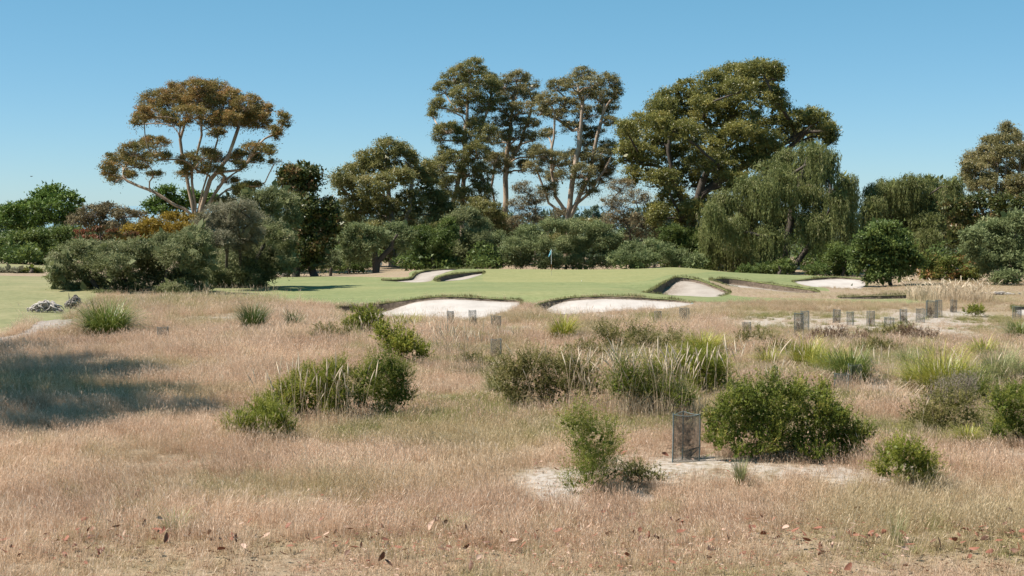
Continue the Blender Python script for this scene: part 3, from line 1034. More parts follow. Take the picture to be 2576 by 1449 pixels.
def undergrowth():
    r = np.random.default_rng(15)
    g = Geo()
    for i in range(230):
        u = r.uniform(-150, 2750)
        if 935 < u < 1015: continue
        y = r.uniform(176, 215)
        if i >= 150:  # nearer clumps added so the sunlit ground there reads as shade
            u = r.choice([r.uniform(520, 930), r.uniform(1020, 1260), r.uniform(1560, 2260), r.uniform(2330, 2700), r.uniform(-150, 110)])
            y = r.uniform(146, 172)
        x = (u - 1288) / F * y
        z0 = hz(x, y)
        H = r.uniform(2.2, 4.6) * (0.75 if i >= 150 else 1); W = r.uniform(1.8, 3.2)
        m = 480
        d = r.normal(0, 1, (m, 3)); d /= np.linalg.norm(d, axis=1)[:, None]
        k = r.integers(0, 5, m)
        off = r.uniform(-1, 1, (5, 3)) * np.array([W * .5, W * .5, H * .25])
        p = np.array([x, y, z0 + H * .5]) + off[k] + d * np.array([W * .5, W * .5, H * .32]) * (r.random(m) ** .4)[:, None]
        p[:, 2] = np.maximum(p[:, 2], z0)
        s = norm_rows(np.cross(d, r.normal(0, 1, (m, 3))))
        g.tris(np.stack([p - s * .14, p + s * .14, p + norm_rows(d * .4 + r.normal(0, .7, (m, 3))) * .36], 1), np.clip(r.normal(r.uniform(.3, .6), .15, m), 0, 1))
    tag(link('undergrowth', g.mesh('undergrowth', [LM['deep']])), 'dark tangled undergrowth behind the tree line, partly standing in for shade', 'undergrowth', None, 'stuff')
undergrowth()

# --- the lone spreading gum on the west side
make_tree('gum_tree', 'lone spreading golden-topped gum with bare forking limbs above the tea tree', 'tree', GUM, 150,
          [(500, 222, 50, 26), (455, 225, 40, 24), (545, 228, 45, 26), (390, 255, 46, 28), (440, 262, 48, 28), (500, 262, 55, 30), (560, 268, 55, 32), (620, 262, 48, 30),
           (660, 285, 36, 26), (362, 290, 34, 26), (350, 308, 26, 14), (420, 298, 36, 22), (590, 305, 55, 26), (650, 312, 38, 22), (530, 310, 40, 22), (545, 338, 30, 18),
           (712, 302, 22, 26), (690, 330, 22, 18), (700, 345, 18, 16),
           (390, 362, 44, 24), (345, 380, 48, 26), (300, 405, 42, 26), (275, 428, 26, 26), (350, 412, 44, 22), (290, 452, 22, 16), (400, 395, 34, 18), (320, 440, 30, 14), (385, 440, 26, 14),
           (510, 392, 42, 24), (470, 405, 36, 20), (545, 398, 30, 18), (500, 425, 42, 20), (545, 430, 28, 16), (460, 440, 24, 14), (590, 400, 28, 18),
           (640, 372, 40, 18), (680, 378, 24, 16), (640, 402, 32, 20), (605, 420, 20, 18), (690, 408, 18, 10), (600, 390, 26, 16), (575, 455, 26, 14), (620, 470, 32, 14), (650, 465, 14, 10),
           (480, 285, 50, 24), (560, 298, 50, 24), (610, 288, 44, 26), (455, 308, 36, 18), (505, 250, 60, 26), (585, 242, 40, 20), (420, 240, 34, 20), (640, 300, 40, 22), (380, 285, 40, 22)],
          LM['gold'], stems=[[(488, 545), (470, 440), (455, 350), (470, 290)], [(492, 545), (480, 430), (510, 340), (505, 270)], [(500, 540), (530, 455), (575, 400), (600, 320)],
                             [(485, 540), (440, 515), (380, 480), (320, 455)], [(505, 540), (560, 460), (610, 420), (655, 350)], [(496, 540), (520, 440), (545, 360)]],
          bark_kind='tan', rise=0.20, r0=0.24, tip=0.026, spread=4.5, fill=0.72, leaf=(0.20, 0.08), lai=3.1, puff=0.42, top=0.25, core=0.15, twigs=True, tint_var=0.17, base=492, up=0.25, core_leaf=0.5)

# --- ivy column and olive gum
make_tree('ivy_tree', 'dark round-headed tree cloaked in ivy with reddish tips, next to the tea tree', 'tree', None, 128,
          [(752, 432, 58, 30), (730, 455, 46, 32), (780, 450, 42, 36), (755, 475, 55, 30), (765, 520, 48, 44), (760, 570, 55, 48), (790, 610, 60, 40), (830, 530, 32, 40), (845, 570, 22, 36), (810, 560, 40, 40), (740, 640, 50, 36), (790, 650, 45, 32)],
          LM['ivy'], stems=[[(745, 690), (752, 600), (755, 480)], [(790, 692), (775, 640), (800, 560)], [(720, 690), (740, 650), (750, 600)]], bark_kind='dark', r0=0.35, spread=1.6, leaf=(0.26, 0.18), lai=4, puff=0.5, top=-0.3, core=1.3, tint_var=0.2, base=755, split_limbs=False)
make_tree('gum_tree', 'broad olive gum with a domed crown between the ivy tree and the tall gums', 'tree', GUM, 168,
          [(975, 375, 48, 30), (930, 400, 42, 30), (1020, 395, 40, 32), (960, 420, 50, 30), (900, 435, 44, 30), (1045, 430, 40, 30), (1000, 450, 48, 34), (870, 470, 36, 36), (940, 470, 54, 36), (1070, 470, 36, 40), (850, 445, 22, 26),
           (900, 520, 52, 40), (960, 530, 54, 42), (1030, 515, 52, 42), (1080, 420, 28, 26), (1095, 520, 34, 50), (880, 575, 50, 40), (950, 590, 54, 42), (1020, 585, 54, 44), (1085, 590, 44, 46), (1060, 640, 60, 36), (980, 640, 50, 30)],
          LM['olive'], stems=[[(985, 680), (985, 560), (975, 460), (970, 400)], [(1000, 640), (1030, 520), (1040, 440)]], bark_kind='grey', r0=0.4, spread=4, fill=0.8, leaf=(0.24, 0.10), lai=3.0, puff=0.58, top=0.2, core=0.9, droop=0.3, base=985)

# --- three tall gums
make_tree('gum_tree', 'tallest slender gum with a leaning smooth trunk and tufted crown', 'tree', GUM, 185,
          [(1185, 168, 44, 24), (1145, 195, 42, 26), (1205, 200, 46, 28), (1235, 225, 32, 32), (1120, 225, 32, 24), (1170, 235, 50, 26), (1105, 262, 28, 20), (1150, 270, 32, 22), (1215, 265, 40, 30), (1090, 285, 14, 24),
           (1130, 325, 46, 24), (1105, 345, 24, 22), (1165, 345, 40, 24), (1200, 310, 40, 30), (1225, 340, 34, 28), (1120, 385, 24, 22), (1200, 385, 44, 32), (1150, 400, 36, 28), (1110, 420, 30, 34), (1180, 430, 36, 34), (1215, 440, 36, 40), (1125, 470, 34, 36), (1210, 490, 40, 34), (1165, 495, 34, 30)],
          LM['olive'], stems=[[(1122, 600), (1140, 510), (1168, 400), (1172, 320), (1182, 200)], [(1168, 410), (1200, 350), (1225, 280)]], bark_kind='pale', r0=0.34, tip=0.045, spread=3.5, fill=0.62, leaf=(0.22, 0.08), lai=3.0, puff=0.5, top=0.0, core=0.25, droop=0.6, twigs=True, base=1120, core_leaf=0.5)
make_tree('gum_tree', 'straight-trunked khaki gum standing in the middle of the tall trio', 'tree', GUM, 190,
          [(1300, 195, 42, 20), (1270, 215, 36, 22), (1330, 220, 32, 24), (1290, 240, 46, 24), (1340, 250, 30, 24), (1255, 265, 34, 26), (1310, 275, 42, 24), (1270, 305, 42, 24), (1330, 310, 34, 22), (1300, 340, 46, 24), (1250, 350, 34, 26), (1345, 345, 24, 18),
           (1290, 385, 36, 24), (1240, 400, 32, 30), (1340, 385, 24, 24), (1265, 420, 30, 24), (1320, 420, 24, 24)],
          LM['khaki'], stems=[[(1270, 640), (1272, 520), (1275, 400), (1285, 300), (1298, 220)], [(1250, 560), (1235, 470), (1250, 400)], [(1274, 420), (1310, 360), (1335, 280)]], bark_kind='tan', r0=0.36, tip=0.045, spread=3.5, fill=0.55, leaf=(0.22, 0.08), lai=2.7, puff=0.48, top=0.0, core=0.18, droop=0.5, twigs=True, base=1270, core_leaf=0.5)
make_tree('gum_tree', 'many-stemmed tall gum with forked pale stems and drooping khaki tufts', 'tree', GUM, 180,
          [(1468, 185, 32, 22), (1440, 210, 36, 22), (1400, 218, 34, 20), (1495, 208, 32, 24), (1535, 205, 30, 24), (1548, 235, 24, 24), (1510, 245, 40, 24), (1460, 240, 40, 22), (1380, 250, 34, 24), (1420, 262, 38, 22), (1480, 285, 50, 24), (1530, 270, 34, 24), (1400, 290, 40, 22), (1360, 280, 26, 22),
           (1440, 320, 34, 22), (1490, 330, 34, 20), (1530, 305, 26, 18), (1375, 335, 30, 18), (1470, 355, 30, 24), (1360, 385, 36, 24), (1395, 405, 44, 30), (1345, 420, 30, 24), (1440, 400, 40, 26), (1500, 390, 40, 30), (1535, 370, 30, 30), (1465, 435, 42, 28), (1510, 440, 38, 32), (1400, 445, 40, 24), (1380, 480, 34, 22), (1480, 475, 36, 24), (1530, 420, 28, 30)],
          LM['khaki'], stems=[[(1432, 640), (1430, 540), (1440, 450), (1460, 340), (1468, 240)], [(1430, 545), (1400, 495), (1385, 420), (1395, 300)], [(1436, 540), (1480, 450), (1505, 340), (1520, 260)], [(1428, 545), (1380, 510), (1355, 440)], [(1440, 520), (1490, 480), (1535, 400)]],
          bark_kind='pale', r0=0.34, tip=0.045, spread=3.5, fill=0.55, leaf=(0.22, 0.08), lai=2.7, puff=0.48, top=0.0, core=0.15, droop=0.55, twigs=True, base=1432, core_leaf=0.5)

# --- the great dense gum
make_tree('gum_tree', 'massive dense gum with a billowing yellow-green crown rising above the weeping tree', 'tree', GUM, 168,
          [(1900, 180, 60, 30), (1840, 185, 50, 30), (1945, 195, 32, 34), (1790, 205, 50, 30), (1870, 215, 60, 32), (1730, 225, 44, 30), (1930, 235, 44, 32), (1680, 248, 44, 30), (1800, 245, 60, 34), (1740, 265, 60, 34), (1660, 280, 44, 32), (1870, 265, 60, 36), (1960, 270, 30, 26),
           (1620, 308, 46, 30), (1700, 305, 60, 36), (1790, 300, 64, 36), (1880, 310, 60, 36), (1990, 300, 44, 32), (2040, 300, 40, 32), (1950, 320, 50, 34), (2070, 330, 34, 26), (2090, 325, 18, 24), (1580, 340, 36, 34), (1650, 350, 58, 38), (1740, 350, 66, 40), (1830, 355, 66, 40), (1920, 360, 60, 38), (2010, 345, 50, 32), (2085, 352, 20, 22),
           (1570, 390, 26, 36), (1620, 400, 50, 38), (1700, 400, 60, 40), (1790, 405, 66, 42), (1880, 405, 60, 40), (1960, 400, 44, 36), (1590, 440, 36, 30), (1660, 450, 50, 36), (1740, 455, 60, 38), (1820, 460, 60, 38), (1690, 500, 50, 34), (1650, 540, 40, 36), (1720, 545, 46, 40), (1780, 520, 50, 40)],
          LM['bright'], stems=[[(1735, 660), (1738, 570), (1760, 480), (1790, 400), (1830, 300), (1870, 220)], [(1740, 560), (1700, 470), (1680, 380), (1690, 300)], [(1760, 490), (1850, 430), (1940, 380), (2020, 330)]],
          bark_kind='dark', r0=0.5, tip=0.05, spread=6.5, fill=0.85, leaf=(0.25, 0.105), lai=2.8, puff=0.6, top=0.15, core=0.7, layers=2, base=1735, tint_var=0.15)

# --- weeping trees
make_tree('weeping_tree', 'big weeping tree with curtains of hanging foliage in front of the dense gum', 'tree', 'weeping trees', 148,
          [(2040, 375, 44, 22), (1985, 395, 44, 24), (2080, 400, 36, 26), (1930, 425, 44, 28), (2000, 430, 60, 30), (2070, 440, 50, 30), (1880, 460, 46, 30), (2120, 455, 36, 26), (1950, 480, 60, 34), (2030, 490, 60, 36), (2110, 500, 46, 36), (2140, 490, 24, 34), (1830, 505, 50, 30), (1890, 525, 54, 34),
           (1800, 545, 40, 34), (1970, 545, 60, 36), (2060, 560, 60, 36), (2130, 560, 34, 44), (1850, 575, 60, 36), (1780, 590, 30, 36), (1920, 600, 60, 36), (1830, 635, 56, 34), (1900, 645, 50, 30), (1780, 650, 30, 26)],
          LM['willow'], stems=[[(1975, 690), (1980, 600), (2000, 500), (2030, 400)], [(1990, 680), (2060, 580), (2090, 480)], [(1960, 680), (1900, 590), (1860, 520)]], bark_kind='dark', r0=0.4, spread=4, leaf=(0.27, 0.07), lai=3.6, puff=0.8, top=0, style='weep', strand=(0.8, 3.4), core=0.8, layers=2, base=1975)
make_tree('weeping_tree', 'lower weeping tree with olive curtains beyond the rounded bushy tree', 'tree', 'weeping trees', 166,
          [(2230, 470, 46, 24), (2190, 490, 26, 28), (2290, 460, 46, 24), (2340, 455, 40, 24), (2390, 470, 40, 26), (2260, 500, 56, 30), (2330, 500, 56, 30), (2400, 510, 46, 30), (2210, 540, 46, 34), (2280, 545, 56, 34), (2350, 550, 56, 34), (2410, 560, 40, 34), (2190, 590, 34, 34), (2250, 600, 50, 34), (2340, 605, 56, 30)],
          LM['willow'], stems=[[(2300, 680), (2300, 560), (2310, 480)], [(2300, 640), (2240, 540), (2230, 490)]], bark_kind='dark', r0=0.35, spread=4, leaf=(0.27, 0.07), lai=3.4, puff=0.8, top=0, style='weep', strand=(0.8, 3.0), core=0.8, layers=2, base=2300)

# --- east edge
make_tree('gum_tree', 'airy grey-brown gum with upright stems at the eastern edge', 'tree', GUM, 176,
          [(2535, 325, 24, 24), (2520, 355, 32, 22), (2555, 350, 22, 28), (2490, 360, 24, 22), (2475, 385, 30, 22), (2540, 385, 34, 24), (2445, 395, 24, 22), (2500, 405, 32, 22), (2575, 385, 24, 30), (2560, 415, 30, 22), (2455, 430, 34, 22), (2430, 420, 18, 18), (2520, 435, 32, 20), (2490, 450, 34, 20), (2600, 420, 34, 34), (2560, 455, 34, 20), (2425, 450, 24, 20), (2470, 470, 44, 24), (2540, 480, 44, 24), (2515, 385, 30, 24), (2470, 410, 30, 22), (2570, 480, 40, 26)],
          LM['khaki'], stems=[[(2530, 600), (2528, 480), (2535, 340)], [(2500, 590), (2490, 480), (2485, 390)], [(2555, 600), (2562, 470), (2570, 390)], [(2520, 590), (2505, 470), (2515, 370)], [(2480, 580), (2460, 480), (2450, 420)]],
          bark_kind='grey', r0=0.2, tip=0.04, spread=3, leaf=(0.25, 0.09), lai=3.6, puff=0.6, top=0.0, core=0.35, droop=0.5, twigs=True, base=2525, core_leaf=0.5)
SHR = 'shrubs and small trees along the tree line'
make_tree('leafy_tree', 'dark glossy brownish-green tree below the airy gum', 'tree', SHR, 150,
          [(2400, 520, 40, 30), (2460, 510, 50, 30), (2530, 515, 55, 30), (2590, 510, 40, 34), (2430, 560, 50, 36), (2500, 560, 60, 36), (2400, 600, 30, 40), (2570, 560, 40, 36)],
          LM['ivy'], bark_kind='dark', r0=0.3, spread=3, leaf=(0.30, 0.18), lai=3.6, puff=0.7, top=-0.4, core=1.0, tint_var=0.16, split_limbs=False)
make_tree('sage_shrub', 'large rounded grey-green shrub filling the eastern edge', 'shrub', SHR, 108,
          [(2500, 575, 50, 34), (2560, 560, 50, 34), (2450, 600, 40, 34), (2520, 620, 60, 40), (2600, 600, 50, 50), (2440, 635, 32, 30), (2490, 660, 46, 34), (2560, 665, 50, 40), (2530, 700, 46, 26), (2610, 680, 40, 40)],
          LM['sage'], bark_kind='dark', r0=0.2, spread=2.5, leaf=(0.22, 0.09), lai=4, puff=0.5, core=1.1, top=-0.6, split_limbs=False)
make_tree('bushy_tree', 'rounded deep-green bushy tree standing beside the rear sand bunker', 'tree', SHR, 108,
          [(2225, 575, 46, 26), (2190, 600, 40, 28), (2265, 600, 40, 28), (2220, 620, 56, 34), (2165, 635, 34, 34), (2285, 640, 36, 32), (2200, 660, 50, 34), (2250, 665, 50, 34), (2305, 665, 24, 28), (2160, 670, 30, 24), (2215, 692, 40, 22), (2190, 700, 24, 14), (2275, 688, 34, 16)],
          LM['deep'], stems=[[(2240, 712), (2235, 660), (2225, 600)]], bark_kind='dark', r0=0.16, spread=2.0, leaf=(0.20, 0.14), lai=4, puff=0.42, top=-0.6, core=1.1, split_limbs=False, base=2240)
make_tree('fern_thicket', 'low ferny thicket with rusty fronds between the bushy tree and the sage shrub', 'shrub', SHR, 122,
          [(2350, 665, 40, 26), (2400, 660, 44, 24), (2450, 680, 40, 28), (2370, 690, 46, 24), (2425, 698, 40, 20), (2335, 690, 26, 20)],
          LM['fern'], bark_kind='dark', r0=0.08, tip=0.02, spread=2, leaf=(0.26, 0.10), lai=4, puff=0.45, top=-0.5, core=1, tint_var=0.22, split_limbs=False)

# --- shrubs behind the green
def shrub(label, Y, lobes, mat, **k):
    d = dict(bark_kind='dark', r0=0.16, tip=0.03, spread=1.8, leaf=(0.20, 0.075), lai=3.8, puff=0.5, core=1.0, top=-0.7, split_limbs=False)
    d.update(k)
    return make_tree(d.pop('name', 'shrub'), label, 'shrub', SHR, Y, lobes, mat, **d)


shrub('wide billowing sage-green shrub directly behind the flagstick', 152,
      [(1390, 570, 44, 22), (1330, 590, 46, 28), (1440, 575, 50, 26), (1500, 580, 46, 26), (1290, 625, 36, 34), (1360, 620, 56, 34), (1440, 620, 56, 36), (1510, 615, 50, 34), (1545, 610, 26, 30), (1300, 655, 44, 26), (1380, 660, 50, 26), (1460, 660, 50, 26), (1530, 655, 40, 26), (1395, 665, 18, 12)], LM['sage'])
shrub('two-lobed grey-green shrub beneath the leaning gum', 154,
      [(1175, 545, 40, 26), (1140, 560, 26, 24), (1210, 570, 36, 26), (1190, 600, 48, 30), (1160, 635, 40, 34), (1215, 630, 44, 34), (1190, 660, 44, 24), (1245, 650, 24, 30)], LM['tea'])
shrub('dark shaded shrub just behind the turf tongue bunker', 150,
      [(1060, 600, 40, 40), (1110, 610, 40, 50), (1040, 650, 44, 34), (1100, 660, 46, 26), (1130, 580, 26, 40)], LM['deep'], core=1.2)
make_tree('tea_tree', 'flat-topped double-crowned tea tree on a stout dark trunk', 'tree', SHR, 138,
          [(900, 580, 42, 22), (870, 605, 34, 26), (945, 590, 36, 24), (915, 620, 50, 28), (1000, 575, 36, 20), (1025, 595, 26, 22), (985, 605, 34, 24), (880, 645, 36, 24), (1015, 625, 22, 18), (920, 650, 34, 16)],
          LM['sage'], stems=[[(948, 684), (945, 640), (930, 600)], [(952, 660), (985, 620), (1000, 590)]], bark_kind='dark', r0=0.34, spread=2, leaf=(0.2, 0.08), lai=3.2, puff=0.48, core=0.8, base=948, split_limbs=False)
shrub('small rounded olive shrub at the foot of the ivy tree', 132, [(830, 640, 26, 18), (815, 665, 28, 20), (845, 662, 18, 18)], LM['tea'])
shrub('pale sage shrub east of the flagstick with a feathery outline', 142,
      [(1590, 625, 36, 22), (1560, 650, 30, 24), (1620, 650, 44, 24), (1670, 630, 34, 24), (1700, 650, 40, 26), (1745, 655, 30, 22), (1640, 615, 26, 16)], LM['sage'])
shrub('dark understorey shrub in front of the weeping tree trunk', 140, [(1930, 675, 36, 18), (1970, 670, 36, 20), (2050, 680, 40, 16), (1880, 680, 30, 14)], LM['deep'], core=1.0)
shrub('dark low shrub filling the shade beneath the ivy tree', 136, [(700, 650, 40, 26), (760, 660, 40, 22), (680, 670, 34, 20), (735, 675, 40, 16)], LM['deep'])  # dark leaves added to stand for the shade under the ivy tree
shrub('dark low shrub in the shade between the ivy tree and the flat-topped tea tree', 146, [(870, 655, 40, 24), (905, 668, 36, 18), (850, 672, 30, 16)], LM['deep'])  # added too, its dark foliage stands in for shade between the trees
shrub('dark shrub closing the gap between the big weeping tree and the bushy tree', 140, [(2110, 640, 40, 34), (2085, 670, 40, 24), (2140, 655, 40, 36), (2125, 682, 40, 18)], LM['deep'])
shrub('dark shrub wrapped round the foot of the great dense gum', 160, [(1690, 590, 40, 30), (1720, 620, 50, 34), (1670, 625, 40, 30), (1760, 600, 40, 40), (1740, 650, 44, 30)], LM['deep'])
shrub('pale sage shrub closing the gap between the gums and the flag shrub', 156, [(1250, 600, 30, 24), (1270, 640, 34, 28), (1235, 655, 26, 22)], LM['sage'])
shrub('sparse brown shrub with bare dark stems left of the great gum trunk', 166,
      [(1560, 470, 40, 26), (1600, 500, 40, 28), (1540, 510, 34, 28), (1570, 545, 46, 30), (1620, 560, 36, 34), (1660, 580, 30, 30), (1530, 560, 26, 28), (1600, 600, 46, 26)], LM['brown'], lai=1.7, core=0.05, twigs=True, r0=0.15, spread=2.5, split_limbs=True)
shrub('sparse reddish-brown shrub below the straight-trunked gum', 168,
      [(1320, 475, 36, 22), (1350, 500, 34, 24), (1310, 515, 40, 26), (1340, 545, 40, 28), (1300, 560, 30, 24), (1400, 540, 26, 20), (1390, 570, 30, 18)], LM['brown'], lai=1.8, core=0.05, twigs=True, r0=0.14, spread=2.5, split_limbs=True)
shrub('dark green understorey bush seen under the tall gums', 176, [(1230, 530, 40, 30), (1250, 560, 40, 36), (1200, 515, 30, 24), (1290, 590, 40, 30), (1400, 605, 50, 20), (1470, 560, 40, 14)], LM['olive'], core=0.8)
shrub('olive bush between the domed gum and the leaning gum', 172, [(1110, 500, 26, 30), (1100, 555, 34, 36), (1085, 450, 24, 24), (1135, 530, 24, 30)], LM['olive'], core=0.7)
make_tree('cypress', 'small blue-green conifer far behind between the gum stems', 'tree', None, 260, [(1497, 528, 10, 14), (1503, 545, 12, 12), (1478, 540, 10, 12)], LM['far'], bark_kind='dark', spread=1, leaf=(0.5, 0.25), lai=3, puff=0.6, core=0.8, split_limbs=False)

# --- west side
make_tree('tea_tree', 'low spreading grey-green tea tree beside the weathered log', 'tree', SHR, 89,
          [(190, 625, 46, 26), (155, 660, 40, 36), (230, 630, 56, 34), (290, 630, 52, 30), (350, 622, 52, 28), (150, 700, 34, 30), (210, 690, 60, 40), (290, 670, 62, 44), (370, 650, 62, 44), (425, 608, 50, 28), (450, 640, 62, 44), (400, 695, 62, 40), (320, 710, 60, 34), (240, 720, 56, 30),
           (480, 690, 54, 40), (180, 728, 34, 22), (440, 730, 56, 26), (360, 738, 56, 20), (280, 744, 54, 18), (500, 735, 44, 22), (215, 746, 40, 16), (490, 612, 50, 34), (250, 655, 50, 36), (400, 640, 60, 40), (490, 588, 40, 24), (330, 640, 60, 36), (500, 650, 50, 40), (135, 680, 24, 26)],
          LM['tea'], stems=[[(330, 770), (320, 735), (310, 690)], [(340, 770), (400, 720), (420, 680)], [(320, 770), (250, 730), (220, 690)]], bark_kind='dark', r0=0.16, tip=0.02, spread=2.4, leaf=(0.14, 0.05), lai=3.2, puff=0.34, top=-0.7, core=1.3, base=330, split_limbs=False, tint_var=0.18)
make_tree('tea_tree', 'half-bare tea tree with a mass of grey-brown twigs in its crown', 'tree', SHR, 94,
          [(560, 535, 50, 28), (600, 520, 42, 26), (520, 560, 42, 30), (580, 565, 60, 36), (630, 555, 36, 36), (545, 605, 50, 36), (600, 610, 50, 36), (640, 595, 30, 34)],
          LM['greytwig'], stems=[[(565, 755, 2.5), (570, 690, 2.5), (575, 600)], [(590, 755, 3), (605, 680, 3), (600, 580)]], bark_kind='dark', r0=0.10, tip=0.02, spread=2.0, leaf=(0.15, 0.036), lai=3.0, puff=0.42, top=-0.5, core=0.9, base=575, twigs=True)
make_tree('tea_tree', 'tall leaning tea tree with its lowest branches sweeping the fairway', 'tree', SHR, 97,
          [(690, 488, 44, 24), (640, 498, 42, 26), (722, 512, 36, 30), (670, 530, 54, 36), (732, 550, 28, 38), (690, 585, 54, 42), (660, 630, 50, 42), (722, 615, 34, 44), (700, 660, 48, 34), (610, 650, 60, 40), (560, 660, 56, 40), (530, 690, 50, 36), (610, 695, 60, 32), (560, 715, 60, 26), (670, 685, 44, 28), (600, 735, 36, 22), (640, 715, 36, 20), (530, 730, 40, 20), (725, 665, 24, 30)],
          LM['tea'], stems=[[(590, 758), (620, 700), (660, 620), (680, 540)], [(592, 760), (560, 752), (520, 742)]], bark_kind='dark', r0=0.2, tip=0.02, spread=2.4, leaf=(0.15, 0.05), lai=3.2, puff=0.36, top=-0.7, core=1.3, base=592, split_limbs=False, tint_var=0.18)
make_tree('leafy_tree', 'bright leafy green tree on the western skyline', 'tree', SHR, 195,
          [(130, 485, 44, 22), (100, 500, 40, 24), (165, 500, 34, 24), (130, 520, 56, 30), (70, 520, 34, 22), (40, 530, 40, 24), (10, 535, 34, 24), (205, 510, 18, 12), (185, 530, 26, 20), (90, 550, 56, 30), (30, 560, 50, 30), (150, 555, 46, 26), (-30, 540, 40, 40), (70, 580, 50, 24)],
          LM['fresh'], bark_kind='dark', r0=0.35, spread=4, leaf=(0.42, 0.25), lai=3.0, puff=0.9, core=0.7, split_limbs=False)
shrub('dark green hedge-like bush behind the western lawn mound', 165, [(120, 590, 56, 24), (60, 600, 50, 26), (170, 590, 40, 24), (20, 610, 50, 30), (100, 630, 56, 30), (40, 645, 56, 26), (150, 630, 40, 34), (-40, 630, 50, 40), (120, 655, 50, 20)], LM['deep'], leaf=(0.28, 0.12), puff=0.7)
shrub('brown-olive scrub with pale dead branches below the skyline', 182, [(230, 535, 40, 24), (200, 555, 34, 24), (270, 525, 36, 22), (310, 540, 40, 22), (250, 565, 46, 26), (300, 570, 40, 20), (350, 540, 24, 14), (190, 590, 40, 24)], LM['brown'], leaf=(0.3, 0.12), lai=2.6, core=0.5, bark_kind='dead', twigs=True, tip=0.05, split_limbs=True)
shrub('flat-topped mustard-coloured shrub under the lone gum', 142, [(440, 552, 46, 20), (390, 565, 44, 18), (340, 580, 44, 18), (300, 595, 40, 16), (410, 585, 46, 20), (460, 580, 40, 24), (350, 600, 44, 18), (500, 560, 34, 24)], LM['mustard'], leaf=(0.22, 0.09), top=1.0, puff=0.5)
shrub('red-tipped hedge plant above the tea tree', 135, [(205, 585, 20, 10), (240, 578, 24, 12), (285, 585, 26, 12), (330, 592, 20, 10), (220, 600, 26, 12), (265, 600, 30, 12)], LM['red'], tint_var=0.28, leaf=(0.2, 0.1), puff=0.4)
shrub('rounded green tree half hidden behind the lone gum trunk', 185, [(420, 490, 36, 24), (385, 515, 30, 22), (440, 515, 44, 26), (480, 500, 34, 26), (530, 505, 40, 26), (570, 520, 36, 22), (400, 530, 30, 16)], LM['fresh'], leaf=(0.38, 0.2), puff=0.8, r0=0.3, name='leafy_tree')
shrub('dark tree top peeping over the grey-brown tea tree', 150, [(600, 478, 24, 12), (635, 470, 28, 14), (620, 490, 36, 16), (570, 505, 30, 16)], LM['olive'], r0=0.2, name='leafy_tree')
shrub('small olive bush at the far edge of the western lawn', 122, [(78, 680, 24, 10), (60, 685, 14, 8), (98, 684, 18, 9)], LM['fern'], leaf=(0.16, 0.06), puff=0.3, tint_var=.1)
shrub('grey-brown twiggy bush beside the western lawn', 123, [(15, 683, 24, 10), (40, 680, 16, 10), (-20, 684, 30, 12)], LM['greytwig'], leaf=(0.16, 0.05), puff=0.3)

# --- trees just outside the picture whose shade falls across the grass
def world_lobe(x, y, z, rx, rz, Y=37.0):
    # a crown lobe given in metres (the tree stands outside the picture)
    return (1288 + x / y * F, P_row(z, y), rx / y * F, rz / y * F, y - Y)


def P_row(z, y):
    # inverse of P for the row of a point at height z, depth y
    t = (z - 7.0) / y
    return 724.5 - F * (math.sin(PITCH) + t * math.cos(PITCH)) / (math.cos(PITCH) - t * math.sin(PITCH))


make_tree('gum_tree', 'shade-casting gum standing on the near rough west of the picture', 'tree', GUM, 37,
          [world_lobe(*q) for q in ((-15.2, 34, 10.3, 2.1, 1.3), (-13.6, 31, 10.6, 1.5, 1.0), (-18.2, 38, 11.2, 2.6, 1.6), (-20.8, 42, 11.3, 2.6, 1.5), (-16.6, 29.5, 11.2, 2.0, 1.3), (-24, 47, 11, 2.6, 1.5),
                                    (-18.6, 33, 12.6, 2.4, 1.5), (-21.5, 37, 13, 2.6, 1.6), (-19.5, 30, 10, 2.2, 1.3), (-22, 33, 10.5, 2.4, 1.4), (-17.4, 35.5, 9.4, 2, 1.2), (-19.5, 40, 9.6, 2.2, 1.3), (-23, 44, 9.5, 2.2, 1.3), (-15.3, 28.3, 10, 1.8, 1.2), (-16.8, 32, 9.2, 1.8, 1.1), (-19, 36, 9.3, 2, 1.2), (-20, 39, 12.6, 2.4, 1.4), (-17.2, 31.5, 12.2, 2, 1.3))],
          LM['olive'], stems=[[(1288 - 20.5 / 37 * F, 980), (1288 - 20.3 / 37 * F, 500), (1288 - 19 / 37 * F, 150)], [(1288 - 20.4 / 37 * F, 700), (1288 - 21 / 37 * F, 400, 4), (1288 - 22 / 37 * F, 230, 7)], [(1288 - 20.4 / 37 * F, 740), (1288 - 18 / 37 * F, 420, -3), (1288 - 16 / 37 * F, 260, -6)]],
          bark_kind='pale', r0=0.3, tip=0.03, spread=0, leaf=(0.32, 0.12), lai=2.3, puff=0.6, core=0.2, droop=0.4, base=1288 - 20.5 / 37 * F, split_limbs=True)

# ------------------------------------------------------------------ dry grass: one mass of tufts
GR = np.random.default_rng(11)


